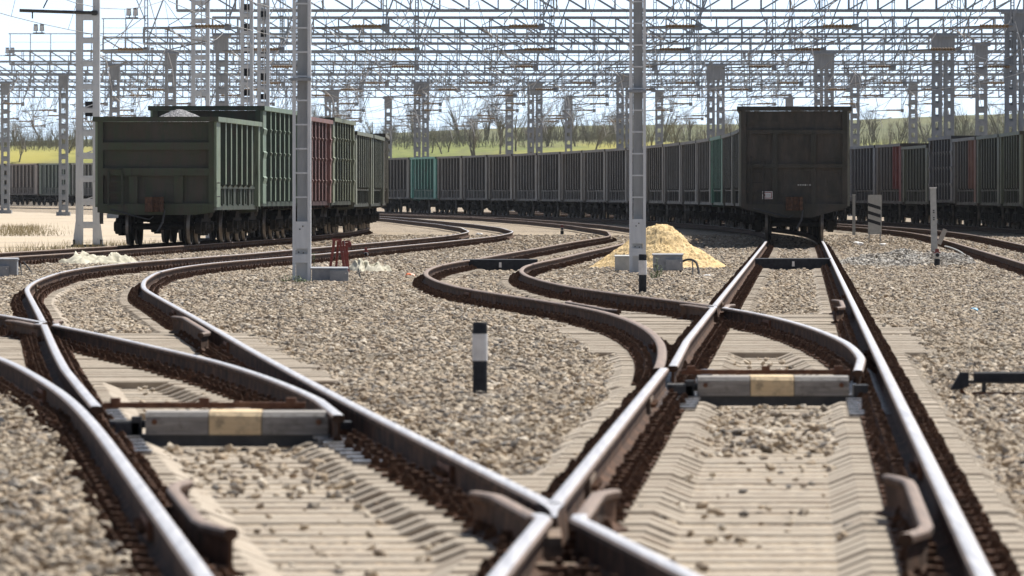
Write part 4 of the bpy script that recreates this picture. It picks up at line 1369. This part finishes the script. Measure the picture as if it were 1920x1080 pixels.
def col_mesh(double, H):
    mb = MB(); wd = 1.1 if double else .62; lg = .17
    legs = (-.55, -.14, .14, .55) if double else (-.31, .31)
    for i, xl in enumerate(legs):
        for yy in (-.2, .2): mb.box((xl - math.copysign(lg / 2, xl) if abs(xl) > .3 else xl + math.copysign(lg / 2, xl) * 0, yy, H / 2), (lg, .12, H))
    pairs = ((-.55, -.07), (.07, .55)) if double else ((-.31, .31),)
    for a, b in pairs:
        z = .5
        while z < H - 1.0:
            mb.box(((a + b) / 2, -.265, z), (b - a - .02, .012, .26)); mb.box(((a + b) / 2, .265, z + .1), (b - a - .02, .012, .26)); z += .68
    mb.box((0, 0, H - .45), (wd + .04, .62, .86)); mb.box((0, 0, H - .02), (wd + .3, .9, .1)); mb.box((0, 0, .1), (wd + .3, .9, .3))
    return mb
HC = ZB - .02
CM = {d: col_mesh(d, HC).mesh('column', GALVD) for d in (True, False)}

def post_mesh():
    mb = MB()
    zt, zb_ = ZT, 7.02
    for s in (-.055, .055): mb.bar((s, -.36, zb_), (s, -.36, zt), .035, .07)
    z = zb_ + .1
    while z < zt: mb.box((0, -.36, z), (.11, .05, .03)); z += .3
    mb.bar((.02, -.36, zb_ + .25), (.85, -.36, ZB + .05), .05); mb.bar((-.02, -.36, zb_ + 1.1), (-.6, -.36, ZB + .05), .035)
    mb.box((0, -.36, zb_), (.22, .12, .22))
    return mb.mesh('drop_post', GALVD)
def arm_mesh():
    mb = MB()
    z = 7.06
    mb.tube([(0, -.42, z), (-1.0, -.42, z - .02), (-2.25, -.42, z - .08)], .035, 6)
    mb.tube([(-2.2, -.42, z - .05), (-1.2, -.42, z - .45), (-.7, -.42, z - .5), (-1.9, -.42, z - .78)], .02, 5)
    mb.tube([(-.02, -.42, z + 1.25), (-1.0, -.42, z + .55), (-1.95, -.42, z + .02)], .014, 5)
    mb.tube([(-1.95, -.42, z), (-1.98, -.42, z - .28)], .02, 5)
    return mb.mesh('cantilever_arm', WIRE)
def ins_mesh():
    mb = MB(); pr = []
    for k in range(9): pr += [(.035, -.12 - k * .11), (.062, -.15 - k * .11), (.062, -.19 - k * .11)]
    mb.lathe(pr, (0, -.42, 7.05), 0, 8)
    return mb.mesh('insulator', INSUL)
def stay_mesh():
    mb = MB()
    mb.tube([(-.03, -.44, 9.2), (-.5, -.46, 8.2), (-1.25, -.44, 7.1)], .02, 4); mb.tube([(-1.9, -.44, 7.0), (-1.5, -.46, 6.6), (-1.35, -.46, 5.9)], .018, 4)
    mb.tube([(.1, -.44, 9.0), (.35, -.46, 8.1), (.42, -.46, 7.2)], .016, 4)
    return mb.mesh('stay_wire', WHITEP)
PM, AM, IM, SM = post_mesh(), arm_mesh(), ins_mesh(), stay_mesh()

def floodlight(parent, x):
    o = empty('floodlight', (x, .3, ZRAIL), parent=parent)
    mb = MB(); mb.box((0, 0, .05), (.7, .2, .06)); mb.bar((-.15, 0, .05), (-.15, 0, .3), .05); mb.bar((.2, 0, .05), (.2, 0, .3), .05)
    for s in (-.18, .2): mb.box((s, -.05, .38), (.28, .26, .42), taper=.85)
    mb.build('lamp_housing', DARKM, o)
    mb = MB()
    for s in (-.18, .2): mb.box((s, -.19, .36), (.22, .012, .32))
    mb.build('lamp_glass', LAMPG, o)

gd = [(228, -12.5, 27, (), (), 0, ()), (264, -16, 29, (), (1990,), 0, ()), (300, -14.5, 31, (1908,), (), 1, ()),
      (345, -14.9, 34, (1768,), (416,), 0, ()), (367, -19.5, 35, (), (1840,), 0, ()), (390, -23.0, 36, (1545,), (320,), 1, (247,)), (428, -31, 38, (1342,), (215,), 1, (72,)),
      (464, -36, 40, (1171,), (119, 1603), 0, ()), (500, -42, 43, (790, 1003), (10, 1712), 1, (18, 280)), (522, -45, 45, (), (), 1, (1400,)), (545, -48, 46, (622,), (955, 1236), 0, ()),
      (590, -52, 49, (), (728, 1066, 1480), 1, ())]
def pole_name(i, total):
    return 'nearest' if i == 0 else 'farthest' if i == total - 1 else ORD[i] + ' nearest'
for gi, (y, xl, xr, dbl, sgl, rl, fl) in enumerate(gd):
    z0 = rise(min(y, 600)) * .9
    o = empty('catenary_gantry', (0, y, z0))
    tag(o, 'grey lattice gantry spanning the tracks, %s to the camera' % pole_name(gi, len(gd)) if gi < len(gd) - 1 else 'grey lattice gantry spanning the tracks, farthest from the camera', 'gantry', 'overhead line gantries across the yard')
    box_truss(y, xl, xr).build('beam', GALVD, o)
    if rl: railing(xl, xr).build('railing', GALVD, o)
    for px, d in [(p, True) for p in dbl] + [(p, False) for p in sgl]:
        c = link(bpy.data.objects.new('column', CM[d]), o); c.location = (sx(px, y), 0, 0)
    for xe in (xl + .8, xr - 1.0):
        if abs(sx(960 + 960 * (1 if xe > 0 else -1), y)) < abs(xe):
            c = link(bpy.data.objects.new('column', CM[True]), o); c.location = (xe, 0, 0)
    ry = R(y) if y < 600 else R(600) - (y - 600) * .3
    for k in range(-6, 7):
        xp = ry + 5.15 * k + 2.1
        if xl + .3 < xp < xr - .3 and abs(xp) < .0738 * y + 4:
            p = link(bpy.data.objects.new('drop_post', PM), o); p.location = (xp, 0, 0)
            a = link(bpy.data.objects.new('cantilever_arm', AM), p)
            i_ = link(bpy.data.objects.new('insulator', IM), p)
            i_ = link(bpy.data.objects.new('stay_wire', SM), p)
    for px in fl: floodlight(o, sx(px, y))

# overhead wires
wl = ['leftmost', 'second from the left', 'third from the left', 'fourth from the left', 'third from the right', 'second from the right', 'rightmost']
for j, k in enumerate(range(-4, 3)):
    f = (lambda k: (lambda y: R(min(y, 640)) + 5.15 * k))(k)
    mb = MB(); pts, pts2 = [], []
    ysup = [170, 228, 264, 300, 345, 390, 428, 464, 500, 545, 590, 640]
    for a, b in zip(ysup, ysup[1:]):
        for t in np.linspace(0, 1, 9)[:-1]:
            y = a + (b - a) * t
            zz = rise(y)
            pts.append((f(y) + .3 * math.sin(y * .09), y, 6.25 + zz)); pts2.append((f(y), y, 7.0 + .9 * (2 * t - 1) ** 2 + zz))
    mb.tube(pts, .011, 4); mb.tube(pts2, .011, 4)
    for p, q in zip(pts[::2], pts2[::2]): mb.bar(p, q, .012)
    tag(mb.build('overhead_wire', WIRE), 'overhead wire with droppers above the yard, %s' % wl[j], 'wire', 'overhead wires along the tracks')

# ------------------------------------------------------------------ bare trees beyond the yard
def tree_meshes(seed, H):
    r = random.Random(seed)
    tr, tw = MB(), MB()
    def grow(p, d, L_, rad, depth):
        n = 4; pts = [p]; rs = [rad]; d = (d + Vector((0, 0, .22 if depth else 0))).normalized()
        for i in range(n):
            d = (d + Vector((r.gauss(0, .10), r.gauss(0, .10), r.gauss(0.03, .06)))).normalized()
            p = p + d * (L_ / n); pts.append(p); rs.append(rad * (1 - .5 * (i + 1) / n))
        (tr if depth < 1 else tw).tube(pts, rs, 5 if depth < 2 else 3, cap=False)
        if depth >= 4: return
        if depth == 0 and L_ < 1: return
        for k in range(r.choice([3, 4, 4]) if depth < 3 else 4):
            t = r.uniform(.3, 1.0); idx = min(n, max(1, int(t * n)))
            q = pts[idx]; az = r.uniform(0, 6.28); sp = r.uniform(.3, .75)
            ax = Vector((math.cos(az), math.sin(az), 0)); nd = (d * math.cos(sp) + (ax - d * ax.dot(d)).normalized() * math.sin(sp)).normalized()
            grow(q, nd, L_ * r.uniform(.5, .75), rs[idx] * r.uniform(.5, .7), depth + 1)
    for k in range(r.choice([1, 1, 2, 3])):
        az = r.uniform(0, 6.28)
        grow(Vector((r.uniform(-.25, .25), r.uniform(-.2, .2), -.2)), Vector((.28 * math.cos(az), .2 * math.sin(az), 1)).normalized(), H * r.uniform(.38, .5), H * r.uniform(.012, .017), 0)
    return tr.mesh('trunk', BARK, fix=False), tw.mesh('crown', TWIG, fix=False)
TM = [tree_meshes(20 + i, 9.0) for i in range(7)]
txs = []
for i in range(112):
    px = 15 + i * 17 + random.uniform(-13, 13)
    if 190 < px < 640 and random.random() < .6: continue
    if 1390 < px < 1590: continue
    txs.append((px, random.uniform(664, 730)))
for i, (px, y) in enumerate(txs):
    x = sx(px, y)
    o = empty('bare_tree', (x, y, hillz(x, y) - .35), random.uniform(0, 6.28))
    tm = TM[random.randrange(len(TM))]
    link(bpy.data.objects.new('trunk', tm[0]), o); link(bpy.data.objects.new('crown', tm[1]), o)
    s = random.uniform(.42, .85); o.scale = (s, s, s * random.uniform(.9, 1.15))
    tag(o, 'bare grey tree on the field edge behind the gantries, %s from the left' % ORD[i], 'tree', 'bare trees along the field')
# low scrub along the crest and foot of the field: a mass
mb = MB()
for _ in range(15000):
    y = random.uniform(686, 750); x = random.uniform(-.085, .085) * y
    cl = math.sin(x * .31 + y * .033) + math.sin(x * .13 - y * .051) + .6 * math.sin(x * .8)
    if cl < random.uniform(-1.4, 1.0): continue
    z = hillz(x, y) - .35; hh = random.uniform(.5, 2.2) * (1 + .2 * cl)
    dx, dy, wv = random.gauss(0, .35) * hh * .6, random.gauss(0, .3), random.uniform(.012, .03)
    mb.add([(x - wv, y, z), (x + wv, y, z), (x + dx, y + dy, z + hh)], [(0, 1, 2)])
tag(mb.build('scrub', TWIG, None, fix=False), kind='stuff')

# ------------------------------------------------------------------ small trackside things
def limit_post(px, py, h, r, label):
    x, y = at(px, py)
    o = empty('limit_post', (x, y, rise(y) - .03))
    for nm, a, b, m in (('lower_band', 0, .50, BLACKP), ('white_band', .501, .86, WHITEP), ('black_top', .861, 1.0, BLACKP)):
        mb = MB(); rr_ = r * (1.06 if nm == 'white_band' else 1)
        pr = [(rr_, a * h), (rr_, b * h)]
        if nm == 'black_top': pr += [(rr_ * .9, b * h + .008)]
        mb.lathe(pr, (0, 0, 0), 2, 20); ob = mb.build(nm, m, o)
    tag(o, label, 'marker post', 'black and white limit posts')
limit_post(900, 739, .545, .053, 'black and white marker post standing alone in the gravel, nearest')
limit_post(1205, 549, .60, .058, 'black and white marker post standing before the mast and sand heap')

def dwarf(px, py, h, label):
    x, y = at(px, py); o = empty('dwarf_signal', (x, y, rise(y) - .03))
    k = h / .46
    mb = MB(); mb.lathe([(.07 * k, 0), (.07 * k, .2 * k), (.055 * k, .21 * k)], (0, 0, 0), 2, 14); mb.build('base', BLACKP, o)
    mb = MB(); mb.lathe([(.055 * k, .2 * k), (.065 * k, .24 * k), (.065 * k, .36 * k)], (0, 0, 0), 2, 14)
    mb.lathe([(.05 * k, -.13 * k), (.062 * k, -.13 * k), (.062 * k, 0)], (0, 0, .30 * k), 1, 16); mb.build('lamp_body', LGREYP, o)
    mb = MB(); mb.lathe([(.045 * k, -.134 * k), (.045 * k, -.13 * k)], (0, 0, .30 * k), 1, 16); mb.build('lens', BLACKP, o)
    mb = MB(); mb.box((0, 0, .40 * k), (.10 * k, .1 * k, .10 * k), taper=.8); mb.box((0, -.02, .36 * k), (.16 * k, .16 * k, .025 * k)); mb.build('red_cap', REDP, o)
    tag(o, label, 'dwarf signal', 'small red-capped signals by the tracks')
dwarf(1757, 499, .40, 'small red-capped signal standing in front of the grey gravel heap')
dwarf(1054, 441, .42, 'tiny red-capped signal on the far gravel, left of the middle mast')
# fallen red-capped lamp: pipe end with a red bracket
x, y = at(686, 484); o = empty('signal_lamp', (x, y, 0))
mb = MB(); mb.lathe([(.036, -.1), (.055, -.1), (.055, .12)], (0, 0, .09), 1, 18); mb.build('lamp_ring', LGREYP, o)
mb = MB(); mb.lathe([(.037, -.104), (.037, -.1)], (0, 0, .09), 1, 18); mb.build('lens', BLACKP, o)
mb = MB(); mb.box((0, 0, .155), (.125, .14, .03)); mb.box((0, 0, .205), (.07, .08, .08), taper=.8); mb.lathe([(.012, .24), (.012, .27)], (0, 0, 0), 2, 8); mb.build('red_bracket', REDP, o)
mb = MB(); mb.lathe([(.04, -.03), (.04, .05)], (0, 0, 0), 2, 12); mb.build('base', DARKM, o)
tag(o, 'round grey lamp with red bracket, right of the red frame', 'dwarf signal', 'small red-capped signals by the tracks')

def post(px, py, h, wd, label, lean=0.0, marks=True):
    x, y = at(px, py); o = empty('distance_post', (x, y, rise(y) - .05))
    mb = MB(); mb.box((0, 0, h / 2), (wd, wd * .8, h), taper=.9); ob = mb.build('post', LGREYP, o)
    mb = MB(); mb.box((0, 0, h + .012), (wd * 1.15, wd, .03)); mb.build('cap', WHITEP, o)
    if marks:
        mb = MB()
        for zz in (.66, .63, .55, .52):
            mb.box((0, -wd * .395, h * zz), (wd * .24, .012, h * .02))
        mb.build('number_marks', BLACKP, o)
    o.rotation_euler = (0, lean, 0)
    tag(o, label, 'post', 'grey trackside posts')
post(1752, 472, 1.72, .165, 'tall grey concrete post with white cap standing by the gravel heap', -.02)
post(1601, 441, 1.55, .115, 'thinner grey post between the dark wagon and the striped board', 0, False)
x, y = at(1766, 474)
mb = MB(); mb.box((0, 0, .3), (.12, .03, .42), M=Matrix.Rotation(.42, 3, 'Y')); o = mb.build('wooden_board', simple('pale_board', (.33, .30, .26), (.45, .41, .36), 6, .9)); o.location = (x - .02, y - .4, .12)
tag(o, 'short pale board leaning against the tall concrete post', 'board')
# striped board
x, y = at(1640, 454); s_ = F / y; o = empty('striped_board', (x, y, rise(y) - .02))
wd, bh, z0 = 25 / s_, 74 / s_, 16 / s_
for s in (-1, 1):
    mb = MB(); mb.box((s * wd * .42, 0, z0 * .6), (.03, .03, z0 * 1.3)); mb.build('leg', GREYP, o)
mb = MB(); mb.box((0, 0, z0 + bh / 2), (wd, .02, bh)); mb.box((wd / 2 - .005, .012, z0 + bh / 2), (.03, .04, bh * .999)); mb.build('panel', LGREYP, o)
mb = MB()
for k in range(3):
    zc = z0 + bh * (.80 - .20 * k)
    mb.add([(-wd / 2, -.013, zc), (wd * .45, -.013, zc - bh * .10), (wd * .45, -.013, zc - bh * .185), (-wd / 2, -.013, zc - bh * .085)], [(0, 1, 2, 3)])
mb.build('stripe', BLACKP, o, fix=False)
tag(o, 'grey board on two legs with three slanting dark stripes', 'sign board')

# red A-frame stand and boxes by the left channel mast
x, y = at(632, 512); s_ = F / y; o = empty('lever_stand', (x, y, 0))
def rp_(px, py): return ((px - 632) / s_, (512 - py) / s_)
mb = MB()
for (a, b, dy, w_) in (((627, 450), (619, 497), -.1, .05), ((634, 452), (630, 495), .1, .045), ((637, 449), (646, 497), -.1, .05), ((643, 452), (652, 503), -.12, .045), ((649, 455), (653, 505), .1, .045)):
    p, q = rp_(*a), rp_(*b); mb = MB(); mb.bar((p[0], dy * .6, p[1]), (q[0], dy, max(q[1] - .08, 0)), w_); mb.build('leg', REDP, o)
mb = MB(); p, q = rp_(623, 449), rp_(641, 450); mb.bar((p[0], -.07, p[1]), (q[0], -.07, q[1]), .03, .04)
p, q = rp_(643, 475), rp_(655, 475); mb.bar((p[0], -.08, p[1]), (q[0], -.08, q[1]), .14, .025)
p, q = rp_(640, 463), rp_(658, 462); mb.bar((p[0], -.06, p[1]), (q[0], -.06, q[1]), .10, .025); mb.build('cross_piece', REDP, o)
p = rp_(655, 458); mb = MB(); mb.lathe([(.03, -.03), (.045, -.03), (.045, .03)], (p[0], -.05, p[1]), 1, 14); mb.tube([(p[0] - .1, -.02, p[1] + .05), (p[0] - .02, -.02, p[1] + .06), (p[0] + .03, -.02, p[1] + .03)], .018, 6)
mb.build('handle', REDP, o)
mb = MB(); p = rp_(644, 455); mb.box((p[0], -.02, p[1]), (.06, .1, .07)); mb.build('latch', GREYP, o)
tag(o, 'red A-shaped lever stand behind the grey box by the left mast', 'lever stand')

def cable_box(px, py, wpx, hpx, label, legs=True, dep=.35, lid=1.06, front=None, col=None):
    x, y = at(px, py); s_ = F / y; wd, hh = wpx / s_, hpx / s_
    o = empty('cable_box', (x, y, -.03)); zb_ = hh * .18 if legs else 0
    mb = MB(); mb.box2((-wd / 2, -dep / 2, zb_), (wd / 2, dep / 2, hh - .03)); mb.build('body', col or GREYP, o)
    mb = MB(); mb.prism([(-dep / 2 * lid - .02, hh - .029), (-dep / 2 * lid - .02, hh - .01), (0, hh + .012), (dep / 2 * lid + .02, hh - .01), (dep / 2 * lid + .02, hh - .029)], 0, -wd / 2 * lid, wd / 2 * lid); mb.build('lid', col or GREYP, o)
    if legs:
        mb = MB()
        for s in (-1, 1):
            for d in (-1, 1):
                mb = MB(); mb.box((s * wd * .44, d * dep * .4, zb_ / 2), (.03, .03, zb_)); mb.build('leg', DARKM, o)
    if front:
        a, b, c_, d_ = front
        mb = MB(); mb.box2((-wd / 2 + a * wd, -dep / 2 - .12, c_ * hh), (-wd / 2 + b * wd, -dep / 2 - .002, d_ * hh)); mb.build('door', col or GREYP, o)
        mb = MB(); mb.lathe([(.012, -dep / 2 - .13), (.012, -dep / 2 - .12)], (-wd / 2 + b * wd - .04, 0, d_ * hh * .8), 1, 8); mb.build('bolt', WHITEP, o)
    tag(o, label, 'equipment box', 'grey cable boxes beside the tracks')
    return o
cable_box(618, 528, 66, 30, 'long grey box at the foot of the left mast, in front of the red stand', False, .3, front=(.52, 1.04, .02, .8))
cable_box(1252, 511, 55, 38, 'grey cable box in front of the sand heap, right of the middle mast', True, .3, front=(.42, 1.0, .2, .72))
cable_box(1167, 510, 28, 34, 'light grey upright box touching the left side of the middle mast', True, .2, col=LGREYP)
cable_box(4, 519, 58, 38, 'grey box cut by the left picture edge beside the rusty rails', True, .35, front=(.05, .75, .0, .62))
mb = MB(); x, y = at(5, 812); mb.prism([(-.2, 0), (-.2, .12), (.0, .12), (.02, 0)], 1, -.2, .2); o = mb.build('black_cover', BLACKP); o.location = (x - .01, y, -.03)
tag(o, 'small black cover cut by the left picture edge in the near gravel', 'cover')

# cables
def cable(pts, r, label, mat=CABLE):
    P3 = []
    for px, py, dz in pts:
        x, y = at(px, py); P3.append(Vector((x, y, rise(y) - .02 + dz)))
    out = []
    for i in range(len(P3) - 1):
        for t in np.linspace(0, 1, 6)[:-1]:
            p0 = P3[max(i - 1, 0)]; p1 = P3[i]; p2 = P3[i + 1]; p3 = P3[min(i + 2, len(P3) - 1)]
            out.append(.5 * ((2 * p1) + (p2 - p0) * t + (2 * p0 - 5 * p1 + 4 * p2 - p3) * t * t + (3 * p1 - p0 - 3 * p2 + p3) * t ** 3))
    out.append(P3[-1])
    mb = MB(); mb.tube(out, r, 7); tag(mb.build('cable', mat, None, True), label, 'cable', 'loose cables near the boxes')
cable([(1275, 508, .18), (1290, 510, .26), (1305, 512, .22), (1312, 515, .02), (1318, 516, 0), (1345, 515, .02), (1375, 510, .02)], .022, 'black cable looping out of the box by the sand heap')
cable([(1298, 512, .25), (1299, 514, .1), (1299, 516, 0)], .012, 'thin black cable standing upright right of the box by the sand heap')
cable([(672, 512, .10), (676, 522, .03), (682, 527, 0), (700, 529, 0), (735, 527, 0), (768, 524, 0)], .013, 'thin black cable trailing over gravel from the box by the left mast')
cable([(38, 505, .14), (40, 515, .05), (42, 520, 0)], .012, 'short thin cable dropping from the box at the left edge')
cable([(44, 500, .12), (55, 508, .06), (62, 516, .0)], .016, 'black cable curving down right of the box at the left edge')
cable([(1772, 470, .14), (1785, 474, .14), (1800, 478, .10), (1822, 486, .02), (1850, 492, .0)], .02, 'pale hose running down from the concrete post', LGREYP)

# crumpled canvas
def canvas(px, py, wpx, hpx, seed, label, dep=1.0):
    x, y = at(px, py); s_ = F / y; wd, hh = wpx / s_, hpx / s_
    r = random.Random(seed); n, m = 90, 44
    ph = [(r.uniform(2, 9), r.uniform(1, 6), r.uniform(0, 6)) for _ in range(7)]
    vs = []
    for j in range(m):
        for i in range(n):
            u, v = i / (n - 1) * 2 - 1, j / (m - 1) * 2 - 1
            d = math.sqrt(u * u * (1 + .3 * math.sin(5 * v + seed)) + v * v)
            b = min(1, 1.6 * max(0, 1 - d)) ** .7 * (.55 + .45 * math.sin(2.3 * u + seed) ** 2)
            q = Vector((u * 2.6 + seed, v * 1.7, seed * 1.7))
            q = q + .5 * mnoise.noise_vector(q * .8)
            f_ = 1 - abs(mnoise.noise(q)) * 2.1 + .35 * (1 - abs(mnoise.noise(q * 2.3)) * 2)
            f_ = max(0, f_)
            vs.append((x + u * wd * .5 + .03 * math.sin(9 * v + seed), y + v * dep, -.03 + hh * b * (.10 + .75 * f_)))
    fs = [(j * n + i, j * n + i + 1, (j + 1) * n + i + 1, (j + 1) * n + i) for j in range(m - 1) for i in range(n - 1)]
    mb = MB(); mb.add(vs, fs); o = mb.build('canvas_sheet', CLOTH, None, True, fix=False)
    tag(o, label, 'canvas sheet', 'crumpled canvas left on the ballast')
canvas(182, 494, 150, 30, 3, 'crumpled beige canvas lying between the rails below the lattice mast', 1.2)
canvas(695, 509, 88, 30, 6, 'dirty cream canvas heaped beside the red lever stand', .7)

# black switch-machine rod at the right edge
x, y = at(1850, 742); s_ = F / y; o = empty('point_rod', (x, y, 0))
def q_(px, py): return ((px - 1850) / s_, (742 - py) / s_)
mb = MB(); a, b = q_(1826, 697), q_(1940, 702); mb.prism([(-.06, a[1] - .07), (-.06, a[1] - .01), (-.03, a[1]), (.05, a[1]), (.06, a[1] - .07)], 0, a[0], b[0]); mb.build('cover', BLACKP, o)
mb = MB(); pts = [q_(1782, 697 + 33), q_(1800, 698), q_(1816, 698), q_(1816, 724), q_(1800, 730)]; mb.prism(pts, 1, -.05, .05); mb.build('end_bracket', BLACKP, o)
mb = MB(); a, b = q_(1815, 716), q_(1940, 717); mb.bar((a[0], 0, a[1]), (b[0], 0, b[1]), .03, .02); a, b = q_(1845, 716), q_(1845, 738); mb.bar((a[0], .02, a[1]), (b[0], .02, b[1]), .03); mb.build('rod', DARKM, o)
mb = MB(); a, b = q_(1822, 737), q_(1940, 738); mb.bar((a[0], -.05, a[1]), (b[0], -.05, b[1]), .06, .018); p = q_(1801, 730); mb.bar((p[0], 0, p[1]), (p[0] + .03, 0, .0), .03); mb.build('lower_rod', RUSTB, o)
tag(o, 'black point rod with bracket entering from the right edge', 'point rod')

# litter
def scrap(px, py, sz, mat, label, seed):
    x, y = at(px, py); r = random.Random(seed)
    bm = bmesh.new(); bmesh.ops.create_icosphere(bm, subdivisions=2, radius=1)
    for v in bm.verts:
        v.co *= r.uniform(.7, 1.2); v.co = Vector((v.co.x * sz[0], v.co.y * sz[0] * .8, v.co.z * sz[1]))
    me = bpy.data.meshes.new('scrap'); bm.to_mesh(me); bm.free(); me.materials.append(mat)
    o = link(bpy.data.objects.new('litter_scrap', me)); o.location = (x, y, rise(y) + sz[1] * .4)
    tag(o, label, 'litter', 'litter on the ballast')
scrap(768, 519, (.09, .05), ORANGE, 'bright orange scrap beside the curved rusty rail', 1)
scrap(1826, 583, (.06, .03), BLUEP, 'small bright blue scrap on the gravel at the right', 2)
scrap(1608, 460, (.16, .09), WHITEP, 'white lump at the left end of the grey gravel heap', 3)
scrap(1655, 462, (.12, .07), WHITEP, 'white lump on top of the grey gravel heap', 4)
scrap(898, 440, (.14, .05), WHITEP, 'white scrap lying between the far curved rails', 5)
scrap(1325, 519, (.09, .03), WHITEP, 'white scrap lying below the cable by the sand heap', 6)

# weeds
def weed(px, py, n, h, spread, label, dry=False):
    x, y = at(px, py); o = empty('weed', (x, y, -.03))
    ms, ml = MB(), MB()
    for _ in range(n):
        bx_, by_ = random.gauss(0, spread), random.gauss(0, spread); hh = h * random.uniform(.35, 1)
        lx, ly = random.gauss(0, .05), random.gauss(0, .05)
        ms.tube([(bx_, by_, 0), (bx_ + lx * .5, by_ + ly * .5, hh * .5), (bx_ + lx, by_ + ly, hh)], [.005, .004, .002], 4)
        for k in range(16):
            t = random.uniform(.1, 1); c = Vector((bx_ + lx * t, by_ + ly * t, hh * t)); az = random.uniform(0, 6.28); l_ = random.uniform(.02, .055)
            d = Vector((math.cos(az), math.sin(az), random.uniform(-.2, .6))) * l_; sd_ = Vector((-math.sin(az), math.cos(az), 0)) * l_ * .3
            ml.add([c, c + d * .5 + sd_, c + d, c + d * .5 - sd_], [(0, 1, 2, 3)])
    ms.build('stem', DRY if dry else LEAF, o, fix=False); ml.build('foliage', DRY if dry else LEAF, o, fix=False)
    tag(o, label, 'weed', 'weeds in the ballast')
weed(562, 531, 16, .16, .09, 'low green weeds in front of the foot of the left channel mast')
weed(592, 520, 6, .45, .06, 'tall green weed growing beside the left channel mast')
weed(540, 529, 10, .18, .08, 'dark green tuft left of the left channel mast foot')
weed(1226, 523, 12, .26, .05, 'bushy green weed right of the black and white post by the sand heap')
weed(1232, 520, 4, .48, .04, 'tall thin weed before the cable box at the sand heap')
# dry grass tufts along the dirt road
mb = MB()
for _ in range(2600):
    if random.random() < .6:
        y = random.uniform(255, 330); x = sx(random.uniform(0, 75), y) + random.gauss(0, .6)
    else:
        y = random.uniform(172, 215); x = W(y) - 2.3 - abs(random.gauss(0, 1.6))
    hh = random.uniform(.05, .28); a = random.uniform(0, 6.28); dx, dy = random.gauss(0, .06), random.gauss(0, .06); wv = .008
    z = rise(y) - .03
    mb.add([(x - wv, y, z), (x + wv, y, z), (x + dx, y + dy, z + hh)], [(0, 1, 2)])
tag(mb.build('dry_grass', DRY, None, fix=False), kind='stuff')

# ------------------------------------------------------------------ the air
t = bpy.data.materials.new('haze_air'); t.use_nodes = True
nt = t.node_tree; nt.nodes.clear()
out = nt.nodes.new('ShaderNodeOutputMaterial'); pv = nt.nodes.new('ShaderNodeVolumePrincipled')
pv.inputs['Color'].default_value = (0.86, 0.92, 1.0, 1); pv.inputs['Density'].default_value = HAZE; pv.inputs['Anisotropy'].default_value = 0.2
nt.links.new(pv.outputs[0], out.inputs['Volume'])
mb = MB(); mb.box2((-1000, -60, -8), (1000, 3600, 24))
if HAZE > 0:
    tag(mb.build('haze', t), kind='stuff')
